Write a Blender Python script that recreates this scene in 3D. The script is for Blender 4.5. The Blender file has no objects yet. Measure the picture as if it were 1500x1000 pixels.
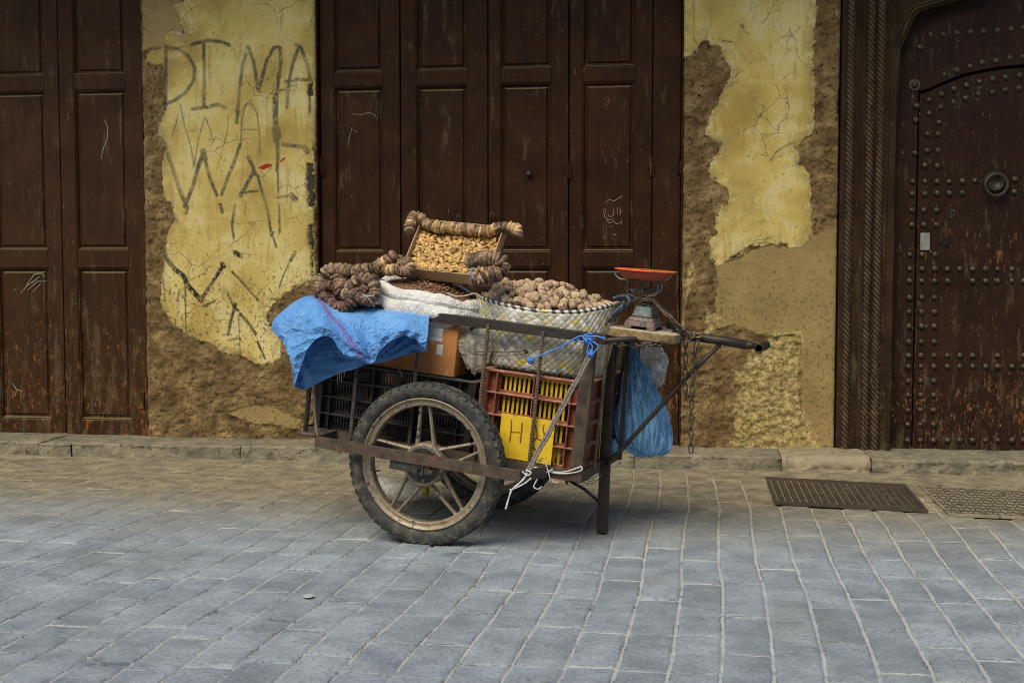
import bpy, bmesh, math, random
import numpy as np
from mathutils import Vector, Matrix, Euler, noise as mnoise
random.seed(7); rng = np.random.RandomState(11)
SC = bpy.context.scene
COL = SC.collection
rad = math.radians
V = Vector

# ------------------------------------------------------------------ camera
CAM = V((0.0, -6.5, 1.02)); F = 1800.0; CX, CY = 750.0, 500.0
YAW = rad(7.9); PITCH = rad(3.5)
cam_d = bpy.data.cameras.new('camera'); cam = bpy.data.objects.new('camera', cam_d)
COL.objects.link(cam); SC.camera = cam
cam.location = CAM; cam.rotation_euler = (rad(90) - PITCH, 0, YAW)
cam_d.lens = F / 1500 * 36; cam_d.sensor_width = 36; cam_d.clip_end = 200; cam_d.clip_start = .05
RC = Euler((rad(90) - PITCH, 0, YAW)).to_matrix()
def ray(px, py): return RC @ V(((px - CX) / F, -(py - CY) / F, -1.0))
def atY(px, py, Y=0.0):
    r = ray(px, py); return CAM + r * ((Y - CAM.y) / r.y)
def atZ(px, py, Z=0.0):
    r = ray(px, py); return CAM + r * ((Z - CAM.z) / r.z)
def XZ(px, py, Y=0.0):
    p = atY(px, py, Y); return (p.x, p.z)

# ------------------------------------------------------------------ cart frame (x along the cart, y away, z up)
_g = atZ(625, 797, 0)
AXLE = V((_g.x, _g.y, 0.30))
MC = Matrix.Translation(AXLE) @ Matrix.Rotation(rad(-10.2), 4, 'Z') @ Matrix.Rotation(rad(6.3), 4, 'Y')
MCI = MC.inverted()
def L(px, py, yl=0.0):
    o = MCI @ CAM; d = MCI.to_3x3() @ ray(px, py)
    return o + d * ((yl - o.y) / d.y)

# ------------------------------------------------------------------ object helpers
def tag(o, label=None, cat=None, group=None, kind=None):
    if label: o['label'] = label
    if cat: o['category'] = cat
    if group: o['group'] = group
    if kind: o['kind'] = kind
    return o
def empty(name, M=Matrix(), label=None, cat=None, group=None):
    o = bpy.data.objects.new(name, None); COL.objects.link(o); o.matrix_world = M
    o.empty_display_size = .05
    return tag(o, label, cat, group)
class MB:
    """collects geometry for ONE mesh"""
    def __init__(s): s.v = []; s.f = []; s.c = []
    def add(s, vs, fs):
        n = len(s.v); s.v += [tuple(p) for p in vs]; s.f += [tuple(i + n for i in f) for f in fs]; return n
    def box(s, a, b, M=None):
        x0, y0, z0 = a; x1, y1, z1 = b
        vs = [V(p) for p in ((x0,y0,z0),(x1,y0,z0),(x1,y1,z0),(x0,y1,z0),(x0,y0,z1),(x1,y0,z1),(x1,y1,z1),(x0,y1,z1))]
        if M: vs = [M @ p for p in vs]
        s.add(vs, [(0,3,2,1),(4,5,6,7),(0,1,5,4),(1,2,6,5),(2,3,7,6),(3,0,4,7)]); return s
    def bar(s, p, q, w, h, up=(0,1,0)):
        """rectangular bar p->q; w measured along 'up', h across"""
        p = V(p); q = V(q); d = (q - p).normalized(); u = V(up); u = (u - d * u.dot(d)).normalized(); t = d.cross(u)
        vs = [e + u * (a * w / 2) + t * (b * h / 2) for e in (p, q) for a, b in ((-1,-1),(1,-1),(1,1),(-1,1))]
        s.add(vs, [(3,2,1,0),(4,5,6,7),(0,1,5,4),(1,2,6,5),(2,3,7,6),(3,0,4,7)]); return s
    def tube(s, pts, r, n=8, cap=True, closed=False, rfun=None):
        pts = [V(p) for p in pts]; m = len(pts); base = len(s.v); up = None
        for i, p in enumerate(pts):
            if closed: d = pts[(i+1) % m] - pts[i-1]
            else: d = pts[min(i+1, m-1)] - pts[max(i-1, 0)]
            d.normalize()
            if up is None:
                up = V((0,0,1)) if abs(d.z) < .9 else V((1,0,0))
            up = (up - d * up.dot(d)).normalized(); t = d.cross(up)
            rr = r if rfun is None else r * rfun(i / (m - 1))
            for k in range(n):
                a = 2 * math.pi * k / n
                s.v.append(tuple(p + (up * math.cos(a) + t * math.sin(a)) * rr))
        for i in range(m if closed else m - 1):
            j = (i + 1) % m
            for k in range(n):
                k2 = (k + 1) % n
                s.f.append((base+i*n+k, base+i*n+k2, base+j*n+k2, base+j*n+k))
        if cap and not closed:
            s.f.append(tuple(base + k for k in range(n))[::-1]); s.f.append(tuple(base + (m-1)*n + k for k in range(n)))
        return s
    def lathe(s, prof, n=24, M=None, sx=1, sy=1, close=True):
        """profile [(r,z)] about z"""
        base = len(s.v)
        for r, z in prof:
            for k in range(n):
                a = 2 * math.pi * k / n
                p = V((r * math.cos(a) * sx, r * math.sin(a) * sy, z)); s.v.append(tuple(M @ p if M else p))
        for i in range(len(prof) - 1):
            for k in range(n):
                k2 = (k + 1) % n
                s.f.append((base+i*n+k, base+i*n+k2, base+(i+1)*n+k2, base+(i+1)*n+k))
        if close:
            s.f.append(tuple(base + k for k in range(n))[::-1]); s.f.append(tuple(base + (len(prof)-1)*n + k for k in range(n)))
        return s
    def grid(s, P):
        """P[i][j] rows of points"""
        base = len(s.v); ni = len(P); nj = len(P[0])
        for row in P:
            for p in row: s.v.append(tuple(p))
        for i in range(ni - 1):
            for j in range(nj - 1):
                s.f.append((base+i*nj+j, base+i*nj+j+1, base+(i+1)*nj+j+1, base+(i+1)*nj+j))
        return s
    def ribbon(s, pts, w, plane='y', yv=0.0):
        """flat strip along 2-D polyline (x,z) in the plane y=yv, facing -y"""
        P = [V((p[0], yv, p[1])) for p in pts]; rows = []
        m = len(P)
        for i, p in enumerate(P):
            d = (P[min(i+1, m-1)] - P[max(i-1, 0)]).normalized(); t = V((-d.z, 0, d.x))
            ww = w * (1 if 0 < i < m - 1 else .6)
            rows.append((p + t * ww / 2, p - t * ww / 2))
        base = len(s.v)
        for a, b in rows: s.v += [tuple(a), tuple(b)]
        for i in range(m - 1): s.f.append((base+2*i, base+2*i+1, base+2*i+3, base+2*i+2))
        return s
    def mesh(s, name, mat=None, smooth=False):
        me = bpy.data.meshes.new(name); me.from_pydata(s.v, [], s.f)
        if mat: me.materials.append(mat)
        if smooth: me.polygons.foreach_set('use_smooth', [True] * len(me.polygons))
        me.update(); return me
    def build(s, name, mat, parent=None, smooth=False, bevel=0, seg=2, M=None, off=None, subsurf=0, angle=35):
        me = s.mesh(name, mat, smooth)
        if off is not None: me.transform(Matrix.Translation(-V(off)))
        if bevel or subsurf == 0 and smooth: pass
        o = bpy.data.objects.new(name, me); COL.objects.link(o)
        if parent: o.parent = parent
        if M is not None: o.matrix_world = M
        if bevel:
            b = o.modifiers.new('bevel', 'BEVEL'); b.width = bevel; b.segments = seg; b.limit_method = 'ANGLE'; b.angle_limit = rad(angle)
            b.harden_normals = False
        if subsurf:
            b = o.modifiers.new('sub', 'SUBSURF'); b.levels = subsurf; b.render_levels = subsurf
        return o
def smoothpath(pts, n=4):
    """Catmull-Rom through points"""
    P = [V(p) for p in pts]; out = []
    for i in range(len(P) - 1):
        p0 = P[max(i-1, 0)]; p1 = P[i]; p2 = P[i+1]; p3 = P[min(i+2, len(P)-1)]
        for k in range(n):
            t = k / n
            out.append(.5 * ((2*p1) + (p2-p0)*t + (2*p0-5*p1+4*p2-p3)*t*t + (-p0+3*p1-3*p2+p3)*t**3))
    out.append(P[-1]); return out
def np_mesh(name, verts, faces, mat=None, smooth=True, attrs=None):
    me = bpy.data.meshes.new(name)
    verts = np.asarray(verts, dtype=np.float32); faces = np.asarray(faces, dtype=np.int32)
    me.vertices.add(len(verts)); me.vertices.foreach_set('co', verts.ravel())
    me.loops.add(faces.size); me.loops.foreach_set('vertex_index', faces.ravel())
    me.polygons.add(len(faces)); me.polygons.foreach_set('loop_start', np.arange(len(faces), dtype=np.int32) * faces.shape[1])
    me.polygons.foreach_set('loop_total', np.full(len(faces), faces.shape[1], dtype=np.int32))
    me.update(calc_edges=True)
    me.polygons.foreach_set('use_smooth', np.full(len(faces), smooth))
    for k, a in (attrs or {}).items():
        at = me.attributes.new(k, 'FLOAT', 'POINT'); at.data.foreach_set('value', np.asarray(a, dtype=np.float32).ravel())
    if mat: me.materials.append(mat)
    me.validate(); return me
def link(name, me, parent=None, M=None):
    o = bpy.data.objects.new(name, me); COL.objects.link(o)
    if parent: o.parent = parent
    if M is not None: o.matrix_world = M
    return o

# numpy value noise
_tab = rng.rand(256, 256)
def vn(x, y, s=0):
    x = np.asarray(x) + s * 17.3; y = np.asarray(y) + s * 9.7
    xi = np.floor(x).astype(int); yi = np.floor(y).astype(int); fx = x - xi; fy = y - yi
    fx = fx*fx*(3-2*fx); fy = fy*fy*(3-2*fy)
    a = _tab[xi & 255, yi & 255]; b = _tab[(xi+1) & 255, yi & 255]; c = _tab[xi & 255, (yi+1) & 255]; d = _tab[(xi+1) & 255, (yi+1) & 255]
    return (a*(1-fx)+b*fx)*(1-fy) + (c*(1-fx)+d*fx)*fy
def fbm(x, y, o=4, s=0):
    t = 0; a = 1; n = 0
    for k in range(o): t = t + a * vn(x * 2**k, y * 2**k, s + k * 3); n += a; a *= .5
    return t / n - .5
def sdf_poly(X, Z, poly):
    """signed distance, positive inside"""
    P = np.array(poly); Q = np.roll(P, -1, 0); d = np.full(X.shape, 1e9); ins = np.zeros(X.shape, bool)
    for (x0, z0), (x1, z1) in zip(P, Q):
        ex, ez = x1 - x0, z1 - z0; L2 = ex*ex + ez*ez + 1e-12
        t = np.clip(((X-x0)*ex + (Z-z0)*ez) / L2, 0, 1)
        d = np.minimum(d, np.hypot(X - x0 - t*ex, Z - z0 - t*ez))
        c = ((z0 > Z) != (z1 > Z)); xs = x0 + (Z - z0) * (ex / (ez if abs(ez) > 1e-9 else 1e-9))
        ins ^= (c & (X < xs))
    return np.where(ins, d, -d)
def sdf_strokes(X, Z, strokes):
    """negative distance to the strokes + half width: positive on paint"""
    out = np.full(X.shape, -1.0)
    for w, pts in strokes:
        P = np.array(pts)
        for (x0, z0), (x1, z1) in zip(P[:-1], P[1:]):
            ex, ez = x1 - x0, z1 - z0; L2 = ex*ex + ez*ez + 1e-12
            t = np.clip(((X-x0)*ex + (Z-z0)*ez) / L2, 0, 1)
            out = np.maximum(out, w/2 - np.hypot(X - x0 - t*ex, Z - z0 - t*ez))
    return out

# ------------------------------------------------------------------ material helpers
class NT:
    def __init__(s, name):
        s.m = bpy.data.materials.new(name); s.m.use_nodes = True; s.t = s.m.node_tree; s.n = s.t.nodes; s.l = s.t.links
        s.b = s.n['Principled BSDF']; s.out = s.n['Material Output']
        s.co = s.n.new('ShaderNodeTexCoord').outputs['Object']
    def node(s, typ, **kw):
        nd = s.n.new(typ)
        for k, v in kw.items():
            if k in nd.inputs: s.set(nd, k, v)
            else: setattr(nd, k, v)
        return nd
    def set(s, nd, k, v):
        if isinstance(v, bpy.types.NodeSocket): s.l.new(v, nd.inputs[k])
        else: nd.inputs[k].default_value = v
    def noise(s, scale, detail=5, rough=.55, vec=None, dist=0, stretch=None):
        nd = s.n.new('ShaderNodeTexNoise'); nd.inputs['Scale'].default_value = scale; nd.inputs['Detail'].default_value = detail
        nd.inputs['Roughness'].default_value = rough; nd.inputs['Distortion'].default_value = dist
        v = vec or s.co
        if stretch:
            mp = s.n.new('ShaderNodeMapping'); mp.inputs['Scale'].default_value = stretch; s.l.new(v, mp.inputs['Vector']); v = mp.outputs[0]
        s.l.new(v, nd.inputs['Vector']); return nd.outputs['Fac']
    def voro(s, scale, feature='F1', vec=None, stretch=None, out='Distance'):
        nd = s.n.new('ShaderNodeTexVoronoi'); nd.feature = feature; nd.inputs['Scale'].default_value = scale
        v = vec or s.co
        if stretch:
            mp = s.n.new('ShaderNodeMapping'); mp.inputs['Scale'].default_value = stretch; s.l.new(v, mp.inputs['Vector']); v = mp.outputs[0]
        s.l.new(v, nd.inputs['Vector']); return nd.outputs[out]
    def attr(s, name):
        nd = s.n.new('ShaderNodeAttribute'); nd.attribute_name = name; return nd.outputs['Fac']
    def math(s, op, a, b=0.0, c=0.0, clamp=False):
        nd = s.n.new('ShaderNodeMath'); nd.operation = op; nd.use_clamp = clamp
        for i, v in enumerate((a, b, c)):
            if isinstance(v, bpy.types.NodeSocket): s.l.new(v, nd.inputs[i])
            else: nd.inputs[i].default_value = v
        return nd.outputs[0]
    def step(s, v, lo, hi):
        nd = s.n.new('ShaderNodeMapRange'); nd.interpolation_type = 'SMOOTHSTEP'
        s.l.new(v, nd.inputs[0]); nd.inputs[1].default_value = lo; nd.inputs[2].default_value = hi; return nd.outputs[0]
    def mix(s, f, a, b, blend='MIX'):
        nd = s.n.new('ShaderNodeMix'); nd.data_type = 'RGBA'; nd.blend_type = blend
        for k, v in ((0, f), (6, a), (7, b)):
            if isinstance(v, bpy.types.NodeSocket): s.l.new(v, nd.inputs[k])
            else: nd.inputs[k].default_value = v if k == 0 else (*v, 1)
        return nd.outputs[2]
    def warp(s, amt, scale=6):
        nd = s.n.new('ShaderNodeTexNoise'); nd.inputs['Scale'].default_value = scale; nd.inputs['Detail'].default_value = 5; s.l.new(s.co, nd.inputs['Vector'])
        a = s.n.new('ShaderNodeVectorMath'); a.operation = 'SCALE'; s.l.new(nd.outputs['Color'], a.inputs[0]); a.inputs['Scale'].default_value = amt
        b = s.n.new('ShaderNodeVectorMath'); b.operation = 'ADD'; s.l.new(s.co, b.inputs[0]); s.l.new(a.outputs[0], b.inputs[1]); return b.outputs[0]
    def up(s, lo=.4, hi=.85):
        gm = s.n.new('ShaderNodeNewGeometry'); sn = s.n.new('ShaderNodeSeparateXYZ'); s.l.new(gm.outputs['Normal'], sn.inputs[0]); return s.step(sn.outputs[2], lo, hi)
    def ramp(s, f, stops):
        nd = s.n.new('ShaderNodeValToRGB'); cr = nd.color_ramp
        while len(cr.elements) < len(stops): cr.elements.new(.5)
        for e, (p, c) in zip(cr.elements, stops): e.position = p; e.color = (*c, 1)
        s.l.new(f, nd.inputs[0]); return nd.outputs[0]
    def bump(s, h, strength=.5, dist=.005, prev=None):
        nd = s.n.new('ShaderNodeBump'); nd.inputs['Strength'].default_value = strength; nd.inputs['Distance'].default_value = dist
        s.l.new(h, nd.inputs['Height'])
        if prev: s.l.new(prev, nd.inputs['Normal'])
        return nd.outputs[0]
    def fin(s, color=None, rough=.7, normal=None, metal=0, spec=None):
        for k, v in (('Base Color', color), ('Roughness', rough), ('Normal', normal), ('Metallic', metal)):
            if v is None: continue
            if isinstance(v, tuple): v = (*v, 1)
            s.set(s.b, k, v)
        if spec is not None: s.b.inputs['Specular IOR Level'].default_value = spec
        return s.m
def mottled(name, c1, c2, scale=12, rough=.7, bump=.3, bscale=60, bdist=.003, metal=0, speck=None, speck_scale=40, speck_t=.62, rv=.1, stretch=None, spec=None, perobj=0, dust=None):
    t = NT(name)
    n = t.noise(scale, 6, .6, stretch=stretch)
    col = t.ramp(n, [(.32, c1), (.68, c2)])
    if perobj:
        oi = t.n.new('ShaderNodeObjectInfo')
        hs = t.n.new('ShaderNodeHueSaturation'); t.l.new(col, hs.inputs['Color'])
        t.l.new(t.math('MULTIPLY_ADD', oi.outputs['Random'], perobj, 1 - perobj/2), hs.inputs['Value'])
        t.l.new(t.math('MULTIPLY_ADD', t.math('FRACT', t.math('MULTIPLY', oi.outputs['Random'], 7.3)), .022, .489), hs.inputs['Hue'])
        col = hs.outputs[0]
    if speck:
        m = t.step(t.noise(speck_scale, 4, .7), speck_t, speck_t + .06); col = t.mix(m, col, speck)
    if dust: col = t.mix(t.math('MULTIPLY', t.up(), t.step(t.noise(scale*1.7, 5, .7), .35, .6)), col, dust)
    r = t.math('MULTIPLY_ADD', t.noise(scale*2.3, 3), rv*2, rough - rv)
    return t.fin(col, r, t.bump(t.noise(bscale, 5, .6, stretch=stretch), bump, bdist), metal, spec)
EAVE = 1.45  # depth of the unseen canopy, tuned for the shade it casts
# ------------------------------------------------------------------ light
w = bpy.data.worlds.new('World'); SC.world = w; w.use_nodes = True
sky = w.node_tree.nodes.new('ShaderNodeTexSky'); sky.sky_type = 'NISHITA'; sky.sun_disc = False
SUN_EL, SUN_AZ = rad(51), rad(203)
sky.sun_elevation = SUN_EL; sky.sun_rotation = SUN_AZ; sky.air_density = 1.0; sky.dust_density = 1.0; sky.ozone_density = 1.0
bg = w.node_tree.nodes['Background']; bg.inputs[1].default_value = .15
w.node_tree.links.new(sky.outputs[0], bg.inputs[0])
sd = bpy.data.lights.new('sun', 'SUN'); sd.energy = 2.5; sd.angle = rad(42); sd.color = (1, .87, .64)
so = bpy.data.objects.new('sun', sd); COL.objects.link(so)
sdir = V((math.sin(SUN_AZ) * math.cos(SUN_EL), math.cos(SUN_AZ) * math.cos(SUN_EL), math.sin(SUN_EL)))
so.rotation_euler = (-sdir).to_track_quat('-Z', 'Y').to_euler()
SC.view_settings.view_transform = 'Standard'; SC.view_settings.look = 'None'
SC.view_settings.exposure = 0.52; SC.view_settings.gamma = 1
SC.cycles.max_bounces = 8; SC.cycles.diffuse_bounces = 5; SC.cycles.transparent_max_bounces = 16
SC.cycles.use_denoising = True; SC.cycles.filter_width = 1.0; SC.cycles.sample_clamp_indirect = 6

# ------------------------------------------------------------------ wall materials
def wall_material():
    t = NT('old_plaster')
    pa, ta, ro, sp, ch, rd = (t.attr(k) for k in ('paint', 'tan', 'roughcoat', 'spray', 'chip', 'red'))
    n1 = t.noise(9, 8, .62); n2 = t.noise(38, 6, .65); n3 = t.noise(2.5, 4, .5); n4 = t.noise(130, 3, .6)
    # mud render
    mud = t.ramp(n1, [(.34, (.095, .056, .021)), (.5, (.185, .118, .046)), (.66, (.31, .215, .095))])
    mud = t.mix(t.step(n2, .54, .66), mud, (.05, .030, .013)); mud = t.mix(t.math('MULTIPLY', t.step(t.noise(75, 5, .75), .55, .68), .8), mud, (.03, .018, .009)); mud = t.mix(t.math('MULTIPLY', t.step(t.noise(13, 6, .7), .6, .74), .6), mud, (.36, .28, .15))
    # tan coat
    tan = t.ramp(t.noise(4, 7, .6), [(.3, (.24, .165, .06)), (.7, (.33, .245, .095))])
    tan = t.mix(t.math('MULTIPLY', t.step(t.noise(11, 7, .7, stretch=(.6, 1, 1)), .52, .64), .5), tan, (.19, .13, .055)); tan = t.mix(t.math('MULTIPLY', t.step(t.noise(30, 7, .75), .6, .66), .5), tan, (.38, .30, .15))
    tf = t.step(t.math('ADD', ta, t.math('MULTIPLY_ADD', n2, .05, -.025)), -.006, .006)
    col = t.mix(tf, mud, tan)
    # crumbly yellow-white coat
    rc = t.ramp(t.noise(30, 9, .78), [(.34, (.13, .09, .038)), (.46, (.30, .22, .08)), (.56, (.45, .35, .14)), (.68, (.56, .50, .34))])
    rf = t.step(t.math('ADD', ro, t.math('MULTIPLY_ADD', n1, .08, -.04)), -.01, .01)
    col = t.mix(rf, col, rc)
    # yellow limewash
    yel = t.ramp(n3, [(.34, (.36, .255, .065)), (.5, (.53, .405, .12)), (.64, (.64, .54, .22))])
    yel = t.mix(t.math('MULTIPLY', t.step(t.noise(5, 7, .7), .5, .62), .7), yel, (.59, .50, .24))
    yel = t.mix(t.math('MULTIPLY', t.step(t.noise(16, 8, .75, stretch=(1, 1, .4)), .52, .64), .55), yel, (.30, .22, .075))
    yel = t.mix(t.math('MULTIPLY', t.step(t.noise(9, 5, .6, stretch=(3, 1, .35)), .55, .68), .5), yel, (.36, .22, .06))
    cr = t.voro(6.5, 'DISTANCE_TO_EDGE', vec=t.warp(.16, 5))
    crw = t.math('MULTIPLY', t.step(cr, .012, .001), t.step(t.noise(3.2, 4), .48, .6))
    yel = t.mix(t.math('MULTIPLY', crw, .8), yel, (.14, .1, .05))
    pn = t.math('MULTIPLY_ADD', t.noise(22, 8, .8), .10, -.05)
    pe = t.math('ADD', pa, pn)
    pf = t.step(pe, -.002, .002)
    edge = t.math('MULTIPLY', t.math('MULTIPLY', t.step(pe, .018, .004), pf), t.step(t.noise(14, 4), .52, .62))
    yel = t.mix(t.math('MULTIPLY', edge, .75), yel, (.58, .53, .40))
    dirty = t.math('MULTIPLY', t.step(pe, .07, .0), t.step(t.noise(17, 7, .75), .42, .56)); yel = t.mix(t.math('MULTIPLY', dirty, .6), yel, (.24, .175, .07))
    col = t.mix(pf, col, yel)
    # small losses in the paint, denser low down
    sx = t.n.new('ShaderNodeSeparateXYZ'); t.l.new(t.co, sx.inputs[0])
    low = t.step(sx.outputs[2], 1.35, .75)
    spk = t.step(t.math('ADD', t.noise(52, 5, .75), t.math('MULTIPLY', low, .065)), .62, .65)
    col = t.mix(t.math('MULTIPLY', spk, .8), col, (.10, .075, .035))
    # spray paint
    sn = t.math('MULTIPLY_ADD', t.noise(60, 4, .6), .006, -.003)
    sf = t.step(t.math('ADD', sp, sn), -.005, .005); lowz = t.step(sx.outputs[2], 1.22, 1.12)
    sf = t.math('MULTIPLY', t.math('MULTIPLY', sf, t.step(t.noise(40, 7, .85), .36, .5)), t.math('ADD', t.math('MULTIPLY', t.step(t.noise(7, 3), .35, .6), .36), t.math('MULTIPLY_ADD', lowz, .12, .54)))
    col = t.mix(sf, col, t.mix(lowz, (.045, .048, .042), (.018, .018, .015)))
    rdf = t.step(t.math('ADD', rd, sn), -.003, .002)
    col = t.mix(rdf, col, (.33, .02, .015))
    cf = t.step(t.math('ADD', ch, t.math('MULTIPLY_ADD', t.noise(30, 7, .8), .09, -.050)), -.002, .004)
    col = t.mix(cf, col, (.045, .043, .03))
    col = t.mix(t.math('MULTIPLY', t.step(n4, .45, .8), .35), col, t.mix(1.0, col, (.55, .5, .42), 'MULTIPLY'))
    # relief
    mudrel = t.math('MULTIPLY', t.math('ADD', t.noise(30, 9, .72, dist=.5), t.math('MULTIPLY', t.noise(90, 5, .6), .5)), t.math('SUBTRACT', 1.0, t.math('MULTIPLY', t.math('MAXIMUM', pf, t.math('MULTIPLY', tf, .85)), .86)))
    h = t.math('ADD', mudrel, t.math('MULTIPLY', pf, .5))
    h = t.math('SUBTRACT', h, t.math('ADD', t.math('MULTIPLY', cf, .8), t.math('MULTIPLY', t.math('MULTIPLY', crw, pf), .3)))
    nb = t.bump(h, .85, .012); nb = t.bump(t.noise(70, 5, .7), .25, .004, nb)
    return t.fin(col, .88, nb, spec=.25)
M_WALL = wall_material()
def wood_material(name, c1, c2, wear, worn=(.20, .075, .02), rough=.5, band=None):
    t = NT(name)
    g = t.noise(3.5, 6, .6, stretch=(6, 6, .6)); n = t.noise(5, 6, .6)
    col = t.mix(t.step(n, .35, .7), c1, c2)
    col = t.mix(t.math('MULTIPLY', t.step(g, .5, .7), .4), col, tuple(x * .55 for x in c1))
    sx = t.n.new('ShaderNodeSeparateXYZ'); t.l.new(t.co, sx.inputs[0])
    low = t.math('MULTIPLY', t.step(sx.outputs[2], 1.3, .1), wear)
    sc = t.step(t.math('ADD', t.noise(34, 7, .78, stretch=(1, 1, .45)), low), .635, .675)
    col = t.mix(t.math('MULTIPLY', sc, .8), col, worn)
    sc2 = t.step(t.math('ADD', t.noise(60, 5, .8, stretch=(1.3, 1, .4)), t.math('MULTIPLY', low, .4)), .645, .675)
    if band:
        bz = 0
        for z0_, w_, a_ in band:
            d_ = t.math('DIVIDE', t.math('SUBTRACT', sx.outputs[2], z0_), w_); g_ = t.math('MULTIPLY', t.math('EXPONENT', t.math('MULTIPLY', t.math('MULTIPLY', d_, d_), -1.0)), a_); bz = g_ if isinstance(bz, int) else t.math('ADD', bz, g_)
        s3 = t.step(t.math('ADD', t.noise(26, 8, .82, stretch=(1.6, 1, .5)), bz), .62, .66); col = t.mix(t.math('MULTIPLY', s3, .8), col, t.mix(t.step(t.noise(9, 4), .45, .6), (.23, .085, .02), (.17, .11, .04)))
        s4 = t.step(t.math('ADD', t.noise(44, 7, .82, stretch=(1.3, 1, .35)), t.math('MULTIPLY', bz, .7)), .655, .68); col = t.mix(s4, col, (.40, .34, .21))
    col = t.mix(t.math('MULTIPLY', sc2, .45), col, (.30, .24, .14))
    dr = t.step(t.math('ADD', t.noise(11, 6, .7, stretch=(2, 2, .4)), t.math('MULTIPLY', low, .8)), .56, .68)
    col = t.mix(t.math('MULTIPLY', dr, .4), col, (.12, .095, .05))
    # dust settled on upward faces
    gm = t.n.new('ShaderNodeNewGeometry'); sn = t.n.new('ShaderNodeSeparateXYZ'); t.l.new(gm.outputs['Normal'], sn.inputs[0])
    col = t.mix(t.math('MULTIPLY', t.step(sn.outputs[2], .3, .8), .8), col, (.17, .135, .07))
    nb = t.bump(t.noise(22, 7, .7, stretch=(3, 3, .3)), .35, .006); nb = t.bump(t.noise(150, 3, .6), .2, .002, nb)
    r = t.math('MULTIPLY_ADD', t.noise(14, 4), .3, rough - .08)
    return t.fin(col, r, nb, spec=.12)
M_DOOR = wood_material('brown_painted_wood', (.024, .0088, .0026), (.042, .0155, .0045), .085)
M_DOORL = wood_material('brown_painted_wood_worn', (.034, .0138, .0042), (.050, .0215, .0070), .085)
M_OLD = wood_material('old_dark_wood', (.020, .0085, .005), (.031, .0135, .0072), .05, worn=(.17, .08, .025), band=[(1.10, .11, .055), (.30, .20, .065)])
M_CARVE = wood_material('carved_grey_wood', (.022, .012, .0055), (.044, .026, .0125), .05, worn=(.13, .09, .045), rough=.75)
M_IRON = mottled('dark_iron', (.035, .028, .02), (.075, .062, .042), 30, .5, .4, 90, .003, .6, speck=(.12, .05, .02), speck_scale=60)
M_STONE = mottled('kerb_stone', (.115, .105, .075), (.27, .235, .155), 9, .9, .9, 32, .014, speck=(.10, .09, .065), speck_scale=26, speck_t=.56)
M_MORTAR = mottled('cement_mortar', (.20, .165, .105), (.31, .26, .17), 9, .9, .7, 30, .01, speck=(.18, .145, .09), speck_scale=20, speck_t=.57)
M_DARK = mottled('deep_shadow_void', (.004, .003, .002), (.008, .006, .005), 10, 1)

# ------------------------------------------------------------------ plastered piers
def P2(pts, Y=0.0): return [XZ(x, y, Y) for x, y in pts]
def strokes_px(lst): return [(w / 275.0, P2(pts)) for w, pts in lst]
TOPZ = 3.4
def pier(name, x0, x1, label, paint, tan, rough, strokes, chips, reds, gaps=(), seed=0, z1=TOPZ, res=.0045):
    zs = np.arange(0.02, z1, res); xs = np.arange(x0, x1 + 1e-6, res)
    # coarser above the picture
    zs = np.concatenate([zs[zs < 2.55], np.arange(2.56, z1, .02)])
    X, Z = np.meshgrid(xs, zs); n = X.size
    def mx(polys): 
        d = np.full(X.shape, -1.0)
        for p in polys: d = np.maximum(d, sdf_poly(X, Z, P2(p)))
        return d
    pa, ta, ro, ch, rd = mx(paint), mx(tan), mx(rough), mx(chips), mx(reds)
    wob = .016 * fbm(X*14, Z*14, 4, seed+1) * 2 + .009 * fbm(X*45, Z*45, 3, seed+2) * 2
    pa = pa + wob; ro = ro + wob * 1.5; ta = ta + wob
    sp = sdf_strokes(X, Z, strokes_px(strokes))
    Y = .010 * fbm(X*2.2, Z*2.2, 3, seed) * 2
    mud = 1 - np.clip(np.maximum(pa, ta) / .006 + .5, 0, 1)
    Y += mud * (.003 + .026 * fbm(X*26, Z*32, 6, seed+5) + .016 * np.abs(fbm(X*14, Z*20, 4, seed+6)))
    Y += np.clip(ro/.01+.5, 0, 1) * .010 * fbm(X*38, Z*38, 5, seed+7)
    Y += np.clip(ch/.004+.5, 0, 1) * .012
    # rounded corners into the reveals
    e = np.minimum(X - x0, x1 - X); Y += .020 * np.exp(-np.clip(e, 0, 1) / .006) + .008 * np.exp(-e/.02)*np.abs(fbm(X*3, Z*12, 3, seed+9))*3
    nz, nx = X.shape; idx = np.arange(n).reshape(nz, nx)
    f = np.stack([idx[:-1,:-1], idx[:-1,1:], idx[1:,1:], idx[1:,:-1]], -1).reshape(-1, 4)
    vs = np.stack([X, Y, Z], -1).reshape(-1, 3)
    # side reveals and top, back 0.3 m
    def strip(ids, back):
        m = len(ids); b = len(vs_l[0]); bk = vs_l[0][ids].copy(); bk[:, 1] = .32; vs_l[0] = np.vstack([vs_l[0], bk])
        k = np.arange(b, b + m); q = np.stack([ids[:-1], ids[1:], k[1:], k[:-1]], -1)
        return q if back else q[:, ::-1]
    vs_l = [vs]; f2 = [f, strip(idx[:, 0], True)[:, ::-1][:, ::-1], strip(idx[:, -1], False), strip(idx[-1, :], False)]
    f = np.vstack(f2); tot = len(vs_l[0]); attrs = {}
    for k, a in (('paint', pa), ('tan', ta), ('roughcoat', ro), ('spray', sp), ('chip', ch), ('red', rd)):
        a = a.ravel(); ext = np.full(tot - n, -1.0); attrs[k] = np.concatenate([a, ext])
    me = np_mesh(name, vs_l[0], f, M_WALL, True, attrs)
    o = link(name, me); tag(o, label, 'wall'); return o

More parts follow.
